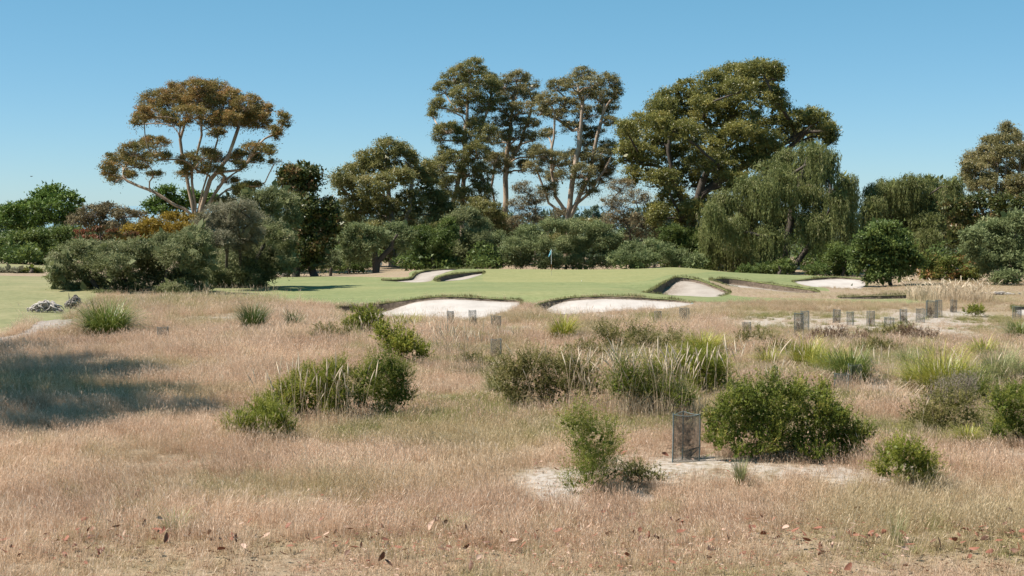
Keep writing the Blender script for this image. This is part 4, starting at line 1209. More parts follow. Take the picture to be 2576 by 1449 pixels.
def grass_mat(name):
    m, nt, b = mat_new(name)
    t = attr(nt, 'tint')
    it = attr(nt, 'tint', 'INSTANCER')
    ig = attr(nt, 'green', 'INSTANCER')
    dry = ramp(nt, t, [(0.0, (0.317, 0.210, 0.130)), (0.5, (0.624, 0.444, 0.308)), (0.85, (0.768, 0.594, 0.448)), (1, (0.850, 0.692, 0.550))])
    brown = ramp(nt, t, [(0.0, (0.185, 0.112, 0.069)), (0.6, (0.439, 0.279, 0.187)), (1, (0.671, 0.481, 0.352))])
    grn = ramp(nt, t, [(0.0, (0.105, 0.118, 0.034)), (0.55, (0.29, 0.285, 0.10)), (1, (0.53, 0.455, 0.24))])
    c = mix(nt, ig, mix(nt, it, dry, brown), grn)
    nt.links.new(c, b.inputs['Base Color'])
    b.inputs['Roughness'].default_value = 0.75
    tr = nt.nodes.new('ShaderNodeBsdfTranslucent')
    nt.links.new(c, tr.inputs['Color'])
    mx = nt.nodes.new('ShaderNodeMixShader')
    mx.inputs[0].default_value = 0.42
    nt.links.new(b.outputs[0], mx.inputs[1]); nt.links.new(tr.outputs[0], mx.inputs[2])
    nt.links.new(mx.outputs[0], nt.nodes['Material Output'].inputs['Surface'])
    return m


M_GRASS = grass_mat('dry_grass_blades')


def tuft(n, h, rad, w, lean, heads, seed):
    r = np.random.default_rng(seed)
    g = Geo()
    a = r.uniform(0, 2 * math.pi, n); rr = rad * np.sqrt(r.random(n))
    b0 = np.column_stack([rr * np.cos(a), rr * np.sin(a), np.full(n, -0.03)])
    L = h * r.uniform(0.45, 1.15, n)
    ld = np.column_stack([r.normal(0, lean, n), r.normal(0, lean, n)]) + 0.5 * lean * b0[:, :2] / rad
    d1 = norm_rows(np.column_stack([ld * 0.5, np.ones(n)])); d2 = norm_rows(np.column_stack([ld * 1.9, np.ones(n)]))
    p1 = b0 + d1 * (L * 0.55)[:, None]; p2 = p1 + d2 * (L * 0.45)[:, None]
    s = norm_rows(np.column_stack([r.normal(0, 1, (n, 2)), np.zeros(n)]))
    ww = (w * r.uniform(0.6, 1.3, n))[:, None] * 0.5
    tint = np.clip(r.normal(0.5, 0.24, n), 0, 1)
    g.quads(np.stack([b0 - s * ww, b0 + s * ww, p1 + s * ww * .8, p1 - s * ww * .8], 1), tint * 0.85)
    g.tris(np.stack([p1 - s * ww * .8, p1 + s * ww * .8, p2], 1), tint)
    k = np.nonzero(r.random(n) < heads)[0]
    if len(k):                       # seed heads
        hd = d2[k] + r.normal(0, .1, (len(k), 3)); hd = norm_rows(hd)
        hl = (L[k] * r.uniform(.12, .25, len(k)))[:, None]
        q = p2[k]
        hw = ww[k] * 1.9
        g.quads(np.stack([q - hd * hl * .3, q + hd * hl * .3 + s[k] * hw, q + hd * hl, q + hd * hl * .3 - s[k] * hw], 1), np.clip(tint[k] + .2, 0, 1))
    return g


src = bpy.data.collections.new('grass_sources')
specs = ([(44, 0.27, 0.16, 0.0042, 0.20, 0.5)] * 5 + [(40, 0.22, 0.17, 0.0048, 0.42, 0.35)] * 3 + [(44, 0.10, 0.16, 0.007, 0.8, 0.0)] * 3 + [(30, 0.05, 0.18, 0.008, 2.2, 0.0)] * 2 + [(26, 0.52, 0.10, 0.0042, 0.20, 0.8)] * 2 + [(90, 0.30, 0.20, 0.006, 0.55, 0.0)] * 2)
for i, s in enumerate(specs):
    o = bpy.data.objects.new('grass_tuft_%02d' % i, tuft(*s, seed=100 + i).mesh('grass_tuft', [M_GRASS]))
    src.objects.link(o)


def grass_points():
    X = []; Yv = []; S = []; I = []; T = []; G = []
    for y0, y1, dens, sc in ((15.2, 20.4, 70, 0.85), (15.2, 22, 75, 0.80), (22, 30, 60, 0.88), (30, 45, 42, 1.0), (45, 62, 30, 1.2), (62, 86, 22, 1.3), (86, 128, 7, 1.5)):
        area = 0.37 * (y1 * y1 - y0 * y0) + 13 * (y1 - y0)
        n = int(area * dens)
        y = np.sqrt(GR.uniform(y0 * y0, y1 * y1, n))
        x = GR.uniform(-1, 1, n) * (0.37 * y + 6.5)
        keep = ~on_turf(x, y) & ~in_bunker(x, y) & ~in_poly(x, y, Z_PATH)
        u = 1288 + x / y * F
        keep &= (y < 86) | (u > 1650)
        br = bareness(x, y)
        keep &= GR.random(n) > br * 0.84
        for cu, cv, rr in ((255, 850, 1.3), (633, 838, .7), (1417, 856, .8), (2040, 935, .8), (2150, 965, .8), (2390, 1005, 1.0), (1775, 895, 1.0), (1721, 1165, .6), (412, 858, .3)):
            q = hit(cu, cv)
            keep &= np.hypot(x - q[0], (y - q[1] + rr * .3) * .8) > rr
        clump = vnoise(x, y, 1.1, 51) * 0.6 + vnoise(x, y, 0.45, 52) * 0.4
        keep &= GR.random(n) < 0.45 + 1.0 * clump
        x, y, u, clump, br = x[keep], y[keep], u[keep], clump[keep], br[keep]
        n = len(x)
        idx = GR.choice(13, n, p=np.array([.155] * 5 + [.06] * 3 + [.015] * 3 + [0, 0]) / sum([.155] * 5 + [.06] * 3 + [.015] * 3))
        edge = 20.2 + 1.6 * (vnoise(x, y, 2.2, 53) - .5)
        short = GR.random(n) < np.clip((edge - y) / 1.6, 0, 1) * 0.93
        idx = np.where(short, GR.integers(8, 13, n), idx)
        thin = GR.random(n) < br * 2
        idx = np.where(thin, GR.integers(5, 13, n), idx)
        big = vnoise(x, y, 4.5, 54)
        tall = (GR.random(n) < 0.17 * np.clip(vnoise(x, y, 3.0, 61) * 2 - .6, 0, 1)) & ~short
        idx = np.where(tall, GR.integers(13, 15, n), idx)
        wiry = (GR.random(n) < 0.55 * np.clip((vnoise(x, y, 1.7, 62) - .56) * 4, 0, 1) * ((y > 28) & (y < 70) & (u > 850))) & ~short
        idx = np.where(wiry, GR.integers(15, 17, n), idx)
        s = sc * (0.72 + 0.5 * clump + 0.35 * (big - .4)) * GR.uniform(.7, 1.25, n)
        ridge = np.clip(1 - np.abs(u - 480) / 330, 0, 1) * np.clip(1 - np.abs(y - 76) / 9, 0, 1)
        s *= 1 + 0.45 * ridge
        s = np.where((y > 70) & (u > 1650), s * 0.62, s)
        s = np.where((y > 80), s * 0.5, s)
        sandy = np.clip((y - 50) / 8, 0, 1) * (y < 72) * np.clip((u - 1780) / 120, 0, 1)
        s *= 1 - 0.5 * sandy
        # lower in front of the sand bunkers so that the sand shows
        fr = np.zeros(n)
        for kk, pl in BPOLY.items():
            dd = np.hypot(x[:, None] - pl[None, ::4, 0], y[:, None] - pl[None, ::4, 1]).min(1)
            fr = np.maximum(fr, np.clip(1 - dd / 3.5, 0, 1))
        s *= 1 - 0.5 * fr
        green = np.clip((vnoise(x, y, 3.2, 55) - 0.58) * 1.8, 0, 0.42) + np.where(short, 0.42 * vnoise(x, y, .8, 56), 0) + 0.35 * (vnoise(x, y, 0.5, 57) > .82)
        green += 0.8 * ridge * (vnoise(x, y, 2, 58) > .35) + np.where((y > 66) & (u > 1650), 0.25, 0)
        green = np.where(wiry, 0.95, green)
        tint = np.clip(vnoise(x, y, 2.6, 59) * 0.9 + (vnoise(x, y, .6, 60) - .5) * .5 + GR.normal(0, .2, n) - 0.28, 0, 1)
        X.append(x); Yv.append(y); S.append(s); I.append(idx); T.append(tint); G.append(np.clip(green, 0, 1))
    return [np.concatenate(q) for q in (X, Yv, S, I, T, G)]


LEAN = 0.75


def scatter(name, coll, x, y, s, idx, attrs, sz=None, kind='stuff'):
    z = height(x, y)
    near_r = (y < 74)
    z = z + np.where(near_r, 0.09 * (vnoise(x, y, 1.6, 21) - 0.5) + 0.05 * (vnoise(x, y, 0.6, 22) - 0.5), 0)
    me = new_mesh(name, np.column_stack([x, y, z]), [])
    n = len(x)
    a = me.attributes.new('rot', 'FLOAT_VECTOR', 'POINT')
    a.data.foreach_set('vector', np.column_stack([GR.normal(0, .08, n) + LEAN * (vnoise(x, y, 2.3, 81) - .5), GR.normal(0, .08, n) + LEAN * (vnoise(x, y, 2.3, 82) - .5), np.zeros(n)]).astype(np.float32).ravel())
    a = me.attributes.new('scl', 'FLOAT_VECTOR', 'POINT')
    sz = s if sz is None else sz
    a.data.foreach_set('vector', np.column_stack([s, s, sz]).astype(np.float32).ravel())
    a = me.attributes.new('idx', 'INT', 'POINT')
    a.data.foreach_set('value', idx.astype(np.int32))
    attrs = dict(attrs, spin=GR.uniform(0, 6.28, n))
    for k, v in attrs.items():
        a = me.attributes.new(k, 'FLOAT', 'POINT')
        a.data.foreach_set('value', v.astype(np.float32))
    o = link(name, me)
    ng = bpy.data.node_groups.new(name + '_scatter', 'GeometryNodeTree')
    ng.interface.new_socket('Geometry', in_out='INPUT', socket_type='NodeSocketGeometry')
    ng.interface.new_socket('Geometry', in_out='OUTPUT', socket_type='NodeSocketGeometry')
    N = ng.nodes
    gi = N.new('NodeGroupInput'); go = N.new('NodeGroupOutput')
    iop = N.new('GeometryNodeInstanceOnPoints')
    ci = N.new('GeometryNodeCollectionInfo')
    ci.inputs['Collection'].default_value = coll
    ci.inputs['Separate Children'].default_value = True
    ci.inputs['Reset Children'].default_value = True

    def na(nm, typ):
        q = N.new('GeometryNodeInputNamedAttribute'); q.data_type = typ
        q.inputs['Name'].default_value = nm
        return q.outputs['Attribute']
    e2r = N.new('FunctionNodeEulerToRotation')
    e2s = N.new('FunctionNodeEulerToRotation')
    rot2 = N.new('FunctionNodeRotateRotation')
    ng.links.new(na('rot', 'FLOAT_VECTOR'), e2r.inputs[0])
    ng.links.new(gi.outputs[0], iop.inputs['Points'])
    ng.links.new(ci.outputs[0], iop.inputs['Instance'])
    iop.inputs['Pick Instance'].default_value = True
    ng.links.new(na('idx', 'INT'), iop.inputs['Instance Index'])
    cx = N.new('ShaderNodeCombineXYZ')
    ng.links.new(na('spin', 'FLOAT'), cx.inputs[2])
    ng.links.new(cx.outputs[0], e2s.inputs[0])
    ng.links.new(e2s.outputs[0], rot2.inputs[0])       # spin about the stem, then lean with the wind
    ng.links.new(e2r.outputs[0], rot2.inputs[1])
    ng.links.new(rot2.outputs[0], iop.inputs['Rotation'])
    ng.links.new(na('scl', 'FLOAT_VECTOR'), iop.inputs['Scale'])
    ng.links.new(iop.outputs[0], go.inputs[0])
    md = o.modifiers.new('scatter', 'NODES')
    md.node_group = ng
    o['kind'] = kind
    return o


gxp, gyp, gs, gi_, gt, gg_ = grass_points()
tag(scatter('dry_grass', src, gxp, gyp, gs, gi_, {'tint': gt, 'green': gg_}, gs * 1.05), 'pinkish-tan dry grass covering the rough in front of the bunkers')

# ------------------------------------------------------------------ near shrubs
NSH = 'green shrubs in the rough'
LM['heath'] = leaf_mat('leaf_heath', [(0.0, (0.066, 0.083, 0.012)), (0.5, (0.196, 0.222, 0.032)), (0.85, (0.356, 0.343, 0.060)), (1, (0.493, 0.423, 0.109))], 0.36, 0.5)
LM['heathdark'] = leaf_mat('leaf_heath_dark', [(0.0, (0.051, 0.069, 0.012)), (0.5, (0.154, 0.188, 0.030)), (0.85, (0.285, 0.288, 0.055)), (1, (0.427, 0.349, 0.103))], 0.34, 0.5)
LM['heatholive'] = leaf_mat('leaf_heath_olive', [(0.0, (0.059, 0.063, 0.017)), (0.5, (0.162, 0.157, 0.045)), (0.85, (0.281, 0.240, 0.086)), (1, (0.400, 0.313, 0.151))], 0.34, 0.6)


LM['brownheath'] = leaf_mat('leaf_heath_brown', [(0.0, (0.075, 0.045, 0.028)), (0.5, (0.20, 0.125, 0.08)), (1, (0.34, 0.235, 0.16))], 0.3, 0.6)
LM['greyheath'] = leaf_mat('twig_grey', [(0.0, (0.10, 0.082, 0.060)), (0.5, (0.21, 0.172, 0.130)), (1, (0.34, 0.285, 0.22))], 0.1, 0.7)


def near_shrub(label, vb, lobes, mat, ub=None, leaf=(0.034, 0.0092), lai=2.3, strand=(0.10, 0.30), name='heath_shrub', top=-1.0, spread=0.35, core=0.9, **k):
    us = np.mean([l[0] for l in lobes]) if ub is None else ub
    if mat == 'heath' and name == 'heath_shrub':
        lobes = [(l[0], l[1] - 3, l[2] * 1.12, l[3] * 1.15) for l in lobes]
    Y = hit(us, vb)[1]
    return make_tree(name, label, 'shrub', NSH, Y + 0.3, lobes, LM[mat], bark_kind='dark', r0=0.02, tip=0.005, spread=spread, leaf=leaf, lai=lai, puff=0.16, top=top, core=core, core_leaf=0.10,
                     style='sprig', strand=strand, base=us, split_limbs=False, **k)


near_shrub('dark dense heath shrub, deep green, in the middle of the rough', 1062, [(965, 920, 50, 34), (920, 950, 40, 40), (1000, 945, 38, 40), (960, 985, 60, 44), (905, 1000, 30, 34), (1010, 1000, 30, 36), (960, 1030, 50, 26)], 'heathdark')
near_shrub('pale green heath shrub threaded with tall straw stalks', 1062, [(840, 945, 46, 32), (790, 965, 50, 38), (735, 980, 44, 34), (850, 1000, 46, 40), (780, 1015, 60, 38), (705, 1010, 40, 34), (850, 1040, 40, 24), (690, 1035, 36, 24), (740, 1045, 50, 20)], 'heath', lai=2.6)
near_shrub('low heath shrub at the western foot of the stalk-threaded one', 1112, [(660, 1040, 44, 28), (610, 1060, 36, 28), (700, 1055, 36, 28), (640, 1080, 56, 26), (585, 1080, 28, 20), (720, 1075, 30, 20)], 'heath', lai=2.0)
near_shrub('bright green heath shrub below the yellow tussock', 918, [(990, 850, 40, 26), (960, 835, 26, 20), (1030, 870, 34, 28), (1000, 880, 44, 30), (1060, 890, 24, 24)], 'heath', leaf=(0.06, 0.022))
near_shrub('small bright heath shrub nearest the white bunker', 852, [(920, 800, 38, 22), (890, 820, 34, 22), (945, 815, 30, 24), (915, 835, 40, 18)], 'heath', leaf=(0.07, 0.026))
near_shrub('upright feathery bush with open sprays beside the wire sleeve', 1250, [(1440, 1065, 34, 30), (1490, 1080, 40, 34), (1530, 1100, 30, 30), (1460, 1120, 40, 34), (1510, 1140, 44, 34), (1480, 1170, 36, 30), (1480, 1205, 50, 30), (1540, 1190, 30, 24), (1440, 1225, 24, 18)],
           'heathdark', leaf=(0.032, 0.008), lai=2.6, strand=(0.2, 0.5), core=0.4)
near_shrub('low olive bush trailing east of the feathery bush', 1228, [(1610, 1190, 34, 20), (1650, 1200, 26, 16), (1580, 1205, 24, 16)], 'heatholive', leaf=(0.04, 0.013), lai=2.6)
near_shrub('largest dark green bush with a black shaded base, right of the sleeve', 1165, [(1930, 985, 50, 36), (1870, 1000, 44, 36), (1995, 985, 44, 32), (2060, 1000, 44, 34), (1830, 1030, 36, 36), (1900, 1040, 60, 44), (1980, 1040, 64, 46), (2060, 1050, 56, 44), (2110, 1050, 40, 40), (1850, 1085, 50, 40), (1940, 1095, 60, 42), (2030, 1100, 64, 44), (2110, 1100, 50, 44), (2160, 1095, 34, 40), (2130, 1135, 40, 26), (1790, 1070, 24, 40), (1810, 1110, 30, 24), (1880, 1135, 60, 22), (1970, 1140, 60, 20), (2060, 1143, 60, 20)],
           'heathdark', leaf=(0.045, 0.016), lai=3.2)
near_shrub('rounded small bush in front of the largest dark bush', 1242, [(2280, 1135, 40, 26), (2240, 1155, 36, 30), (2325, 1160, 34, 32), (2285, 1180, 50, 34), (2335, 1200, 28, 26), (2225, 1185, 28, 22), (2290, 1215, 40, 22)], 'heath', leaf=(0.030, 0.0085), lai=2.3)
near_shrub('dark rounded bush cut by the eastern picture edge', 1128, [(2560, 985, 46, 34), (2520, 1015, 40, 36), (2590, 1020, 50, 44), (2545, 1060, 56, 40), (2510, 1085, 30, 26), (2600, 1090, 50, 34)], 'heathdark')
near_shrub('brown-olive wispy shrub behind the tall stalks', 1035, [(1290, 925, 44, 28), (1350, 915, 44, 30), (1410, 920, 46, 30), (1470, 930, 40, 30), (1270, 965, 44, 36), (1340, 970, 56, 38), (1420, 975, 56, 40), (1490, 980, 36, 36), (1300, 1005, 40, 24), (1390, 1010, 50, 24)], 'heatholive', leaf=(0.055, 0.014), lai=2.8, strand=(0.2, 0.5), core=.4)
near_shrub('thin broom-like olive shrub in the middle distance', 892, [(1530, 850, 34, 24), (1570, 845, 34, 26), (1620, 850, 36, 24), (1560, 875, 44, 20), (1640, 872, 40, 20), (1690, 860, 30, 20)], 'heatholive', leaf=(0.07, 0.017), lai=2.0, strand=(0.25, 0.6), core=.1)
near_shrub('vivid fine-leaved green bush among the tall stalks', 1000, [(1740, 915, 40, 26), (1790, 920, 36, 28), (1700, 945, 40, 30), (1760, 955, 56, 36), (1810, 960, 30, 34)], 'heath', leaf=(0.06, 0.012), lai=3.2, strand=(0.25, 0.55))
near_shrub('sprawling olive shrub beneath the eastern tussocks', 1092, [(2350, 1015, 40, 24), (2410, 1010, 40, 26), (2320, 1050, 44, 26), (2380, 1050, 56, 30), (2440, 1050, 40, 28), (2340, 1075, 50, 16)], 'heatholive', leaf=(0.05, 0.014), lai=2.3, strand=(0.2, 0.45), core=.3)
near_shrub('low olive bush between the wire sleeves', 852, [(2240, 835, 34, 16), (2280, 828, 22, 16), (2200, 842, 30, 12), (2150, 850, 40, 12)], 'heatholive', leaf=(0.07, 0.02), lai=2.4)
near_shrub('isolated mustard-green bush on the eastern sand', 797, [(2450, 780, 16, 9), (2462, 787, 18, 9), (2440, 788, 14, 8)], 'heath', leaf=(0.07, 0.025), lai=3)
near_shrub('olive heath tuft in front of the yellow-green tussocks', 880, [(1900, 850, 34, 16), (1930, 855, 30, 16), (1870, 860, 30, 14)], 'heatholive', leaf=(0.07, 0.018), lai=2.0, strand=(.2, .4), core=.1)
near_shrub('loose green sprays at the foot of the tall stalk cluster', 1045, [(1590, 990, 40, 30), (1640, 985, 40, 30), (1600, 1020, 40, 20), (1690, 1005, 40, 26)], 'heatholive', leaf=(0.05, 0.014), lai=2.2, strand=(.2, .5), core=.2)

near_shrub('green heath filling the foot of the tall stalk cluster', 1060, [(1580, 940, 44, 30), (1640, 935, 40, 30), (1560, 975, 40, 34), (1620, 980, 56, 40), (1680, 985, 50, 36), (1720, 1000, 40, 34)], 'heathdark', lai=1.9, strand=(.2, .5))
near_shrub('reddish-brown low heath at the western end of the sandy row', 868, [(2070, 845, 40, 14), (2110, 840, 36, 16), (2150, 852, 40, 14), (2030, 855, 30, 10)], 'brownheath', leaf=(0.06, 0.016), lai=2.2, core=.4)
near_shrub('reddish-brown low heath below the eastern wire sleeves', 862, [(2300, 838, 40, 14), (2330, 845, 36, 14), (2270, 850, 30, 12)], 'brownheath', leaf=(0.06, 0.016), lai=2.2, core=.4)
near_shrub('dull green wiry bush in front of the reddish-brown heath', 898, [(2200, 872, 36, 22), (2240, 878, 30, 20), (2170, 880, 24, 16)], 'heatholive', leaf=(0.055, 0.012), lai=2.2, core=.4)
near_shrub('bare greyish twig bush below the broad pale-yellow tussock', 1050, [(2390, 985, 34, 30), (2430, 990, 34, 30), (2360, 1005, 30, 26), (2410, 1020, 40, 24)], 'greyheath', leaf=(0.05, 0.007), lai=1.8, strand=(.2, .45), core=0)
near_shrub('olive wiry bush west of the broom-like shrub', 905, [(1480, 870, 30, 18), (1450, 880, 26, 16), (1505, 885, 30, 14)], 'heatholive', leaf=(0.06, 0.014), lai=2.0, core=.2)
near_shrub('dark green low heath between the broom-like shrub and the tussock pair', 905, [(1960, 880, 34, 18), (1930, 890, 30, 16), (1985, 895, 26, 14)], 'heatholive', leaf=(0.05, 0.012), lai=2.2, core=.4)
near_shrub('small green heath by the lone sleeve in the mid rough', 930, [(1190, 900, 26, 18), (1215, 915, 26, 16), (1165, 915, 24, 16)], 'heatholive', leaf=(0.05, 0.012), lai=2.0, core=.3)
near_shrub('thin green bush west of the small bright heath', 862, [(820, 830, 30, 18), (850, 840, 30, 18), (800, 845, 26, 14)], 'heatholive', leaf=(0.06, 0.014), lai=1.8, core=.2)

# ------------------------------------------------------------------ strap-leaved tussocks
TUS = 'strap-leaved tussocks in the rough'
TM = {'green': leaf_mat('tussock_green', [(0.0, (0.045, 0.073, 0.012)), (0.5, (0.120, 0.161, 0.027)), (0.8, (0.230, 0.250, 0.060)), (1, (0.420, 0.374, 0.145))], 0.3, 0.4, 0.45),
      'yellow': leaf_mat('tussock_yellow', [(0.0, (0.100, 0.120, 0.013)), (0.5, (0.270, 0.276, 0.034)), (0.8, (0.420, 0.385, 0.068)), (1, (0.600, 0.510, 0.162))], 0.3, 0.4, 0.45),
      'rush': leaf_mat('tussock_rush', [(0.0, (0.030, 0.055, 0.012)), (0.6, (0.075, 0.115, 0.028)), (1, (0.18, 0.19, 0.06))], 0.25, 0.4, 0.4),
      'pale': leaf_mat('tussock_pale', [(0.0, (0.12, 0.14, 0.05)), (0.6, (0.27, 0.28, 0.12)), (1, (0.50, 0.44, 0.26))], 0.3, 0.5, 0.3)}


def tussock(label, u, vb, wpx, hpx, mat, n=260, arch=1.0, width=0.011, two=False):
    r = np.random.default_rng(hash_s(label))
    c = hit(u, vb)
    k = c[1] / F
    R = wpx * k / 2 * 1.6; H = hpx * k * 1.3
    n = int(n * 1.5)
    c[1] += R * 0.35; c[2] = hz(c[0], c[1])
    e = empty('tussock', c, label, 'grass tussock', TUS)
    g = Geo()
    a = r.uniform(0, 2 * math.pi, n)
    rad0 = R * 0.34 * np.sqrt(r.random(n))
    b0 = np.column_stack([np.cos(a) * rad0, np.sin(a) * rad0, np.full(n, -0.02)])
    out = np.column_stack([np.cos(a + r.normal(0, .4, n)), np.sin(a + r.normal(0, .4, n)), np.zeros(n)])
    reach = R * r.uniform(0.2, 1.0, n) ** 0.7
    hh = H * r.uniform(0.65, 1.1, n) * np.sqrt(np.clip(1.12 - (reach / R) ** 2 * 0.75, .2, 1))
    s = np.column_stack([-out[:, 1], out[:, 0], np.zeros(n)])
    wv = (width * r.uniform(.6, 1.2, n))[:, None] * 0.5
    tint = np.clip(r.normal(.48, .2, n), 0, 1)
    T = np.array([0, 0.35, 0.65, 0.85, 1.0])
    prev = b0; pw = wv
    for i in range(1, 5):
        t = T[i]
        z = hh * (1.65 * t - (0.65 + 0.5 * arch * (reach / R)) * t * t)
        p = b0 + out * (reach * t ** 1.5)[:, None] + np.column_stack([np.zeros((n, 2)), z])
        w2 = wv * (1 - t * 0.85)
        g.quads(np.stack([prev - s * pw, prev + s * pw, p + s * w2, p - s * w2], 1), np.clip(tint + (t - .5) * .2, 0, 1))
        prev, pw = p, w2
    link('strap_leaves', g.mesh('strap_leaves', [TM[mat]]), e)
    m = max(4, n // 14)
    g = Geo()
    for i in range(m):                # dead brown blades round the foot
        an = r.uniform(0, 6.28); o = np.array([math.cos(an), math.sin(an), 0])
        p0 = o * R * .25; L = R * r.uniform(.5, .95)
        g.tube([p0, p0 + o * L * .5 + [0, 0, H * .25], p0 + o * L + [0, 0, .01]], [.005, .005, .002], 3, r.uniform(.6, 1))
    link('dead_blades', g.mesh('dead_blades', [M_STRAW]), e)
    return e


M_STRAW = leaf_mat('straw', [(0.0, (0.30, 0.22, 0.14)), (0.5, (0.52, 0.41, 0.28)), (1, (0.72, 0.61, 0.46))], 0.25, 0.6)
tussock('large drooping green tussock beside the gravel path', 255, 850, 165, 92, 'green', 620, 1.0, 0.03)
tussock('upright dark green rush tuft below the tea tree', 633, 838, 80, 66, 'rush', 420, 0.2, 0.022)
tussock('small grey-green rush tuft next to the upright dark one', 736, 836, 54, 48, 'rush', 200, 0.2, 0.022)
tussock('lone yellow-green tussock in front of the eastern bunker', 1417, 856, 90, 62, 'yellow', 280, 0.8, 0.022)
tussock('wide yellow tussock behind the tall stalk cluster', 1775, 895, 125, 58, 'yellow', 380, 0.7, 0.018)
tussock('yellow-green tussock at the head of the tussock pair', 2040, 935, 120, 86, 'yellow', 420, 0.8, 0.018)
tussock('arching green tussock leaning over a wire sleeve', 2150, 965, 145, 98, 'green', 520, 1.1, 0.017)
tussock('broad pale-yellow tussock on the eastern rough', 2390, 1005, 180, 120, 'yellow', 620, 0.6, 0.015)
tussock('yellow-green tussock tucked against the broad pale-yellow one', 2320, 985, 110, 80, 'yellow', 420, 0.8, 0.017)
tussock('green-gold tussock low in front of the broad pale-yellow one', 2450, 1015, 120, 90, 'green', 420, 0.8, 0.016)
tussock('golden tussock between the tussock pair', 2100, 950, 110, 76, 'yellow', 380, 0.9, 0.018)
tussock('yellow-tipped tussock left of the brown-olive shrub', 1245, 1000, 70, 60, 'pale', 200, 0.6, 0.012)
tussock('small yellow tussock in front of the low heath east of the stalk cluster', 1935, 925, 80, 52, 'yellow', 220, 0.9, 0.016)
tussock('golden tussock on the rough above the picture-edge tussocks', 2480, 905, 90, 56, 'yellow', 240, 0.8, 0.018)
tussock('pale tussock between the wiry bush and the broad pale-yellow tussock', 2290, 930, 80, 56, 'pale', 200, 0.7, 0.015)
tussock('yellow-green tussock low beside the rounded small bush', 2440, 1120, 90, 50, 'yellow', 220, 0.9, 0.011)
tussock('tall green tussock at the eastern picture edge', 2525, 975, 130, 100, 'pale', 420, 0.6, 0.015)
tussock('smaller green tussock behind the picture-edge bush', 2565, 960, 90, 70, 'green', 260, 0.7, 0.016)
tussock('dark tussock on the far eastern edge near the corner bunker', 2572, 855, 80, 50, 'green', 260, 0.9, 0.022)
tussock('yellow tussock on the lip of the white western bunker', 1020, 832, 100, 46, 'yellow', 260, 0.9, 0.022)
tussock('pale upright grass tuft alone on bare sand', 1864, 1222, 38, 62, 'pale', 120, 0.25, 0.009)
tussock('grey-green grass tuft low on the near grass', 430, 1345, 110, 62, 'pale', 150, 0.5, 0.006)
tussock('thin green tuft above the scattered rusty leaves', 1140, 1350, 90, 56, 'pale', 120, 0.6, 0.006)
tussock('pale tuft below the rounded small bush', 2262, 1370, 60, 80, 'pale', 80, 0.3, 0.005)
tussock('brown-tinged tuft east of the mid-rough sleeve', 2320, 880, 60, 30, 'yellow', 160, 0.8, 0.02)

# ------------------------------------------------------------------ tall straw stalks
STK = []
for i in range(16):
    r = np.random.default_rng(300 + i)
    g = Geo()
    lean = r.uniform(-0.10, 0.32); bend = r.uniform(-0.15, 0.45) * r.uniform(.3, 1)
    t = np.linspace(0, 1, 7)
    x = lean * t + bend * 0.5 * t ** 3
    z = t * (1 - 0.10 * abs(bend))
    pts_ = np.column_stack([x, 0.03 * np.sin(t * 3 + i), z])
    g.tube(pts_, np.interp(t, [0, .6, 1], [.0032, .0026, .0018]), 3, 0.45)
    d = pts_[-1] - pts_[-2]; d /= np.linalg.norm(d)
    pl = r.uniform(.16, .28)
    pp = np.array([pts_[-2] + d * pl * q + np.array([0.10 * bend * q * q, 0, -0.05 * max(bend, 0) * q * q]) for q in (0, .25, .55, .8, 1)])
    g.tube(pp, np.array([.0028, .0082, .0095, .0062, .0018]) * r.uniform(.8, 1.1), 4, 0.85)
    STK.append(g.mesh('stalk', [M_STRAW]))


def stalk_clump(label, u, vb, n, hgt, spread_px, blades=160, bh=0.6, group='clumps of tall straw-coloured grass', name='tall_grass', depth=None, lean_out=0.15, bl_mat=None, wide=1.0):
    r = np.random.default_rng(hash_s(label))
    c = hit(u, vb)
    k = c[1] / F
    R = spread_px * k / 2
    dR = R * 0.5 if depth is None else depth
    c[1] += dR; c[2] = hz(c[0], c[1])
    e = empty(name, c, label, 'tall grass', group)
    if blades:
        a = r.uniform(0, 6.28, blades); q = np.sqrt(r.random(blades))
        b0 = np.column_stack([np.cos(a) * q * R, np.sin(a) * q * dR, np.full(blades, -0.03)])
        H = bh * r.uniform(.5, 1.1, blades)
        ld = r.normal(0, .25, (blades, 2))
        p1 = b0 + np.column_stack([ld * H[:, None] * .3, H * .6]); p2 = p1 + np.column_stack([ld * H[:, None] * .9, H * .4 * r.uniform(.2, 1, blades)])
        s = norm_rows(np.column_stack([r.normal(0, 1, (blades, 2)), np.zeros(blades)])) * (.0035 * wide)
        g = Geo(); tn = np.clip(r.normal(.45, .22, blades), 0, 1)
        g.quads(np.stack([b0 - s, b0 + s, p1 + s, p1 - s], 1), tn); g.tris(np.stack([p1 - s, p1 + s, p2], 1), tn)
        link('blades', g.mesh('blades', [bl_mat or M_STRAW]), e)
    for i in range(n):
        o = bpy.data.objects.new('stalk', STK[r.integers(0, len(STK))])
        COL.objects.link(o)
        a = r.uniform(0, 6.28); q = math.sqrt(r.random())
        o.location = (math.cos(a) * q * R, math.sin(a) * q * dR, -0.03)
        rz = r.uniform(0, 6.28)
        o.rotation_euler = (r.normal(0, .05), r.normal(0, .09), rz)
        h = hgt * r.uniform(.62, 1.08)
        o.scale = (h * wide, h * wide, h)
        o.parent = e
    return e


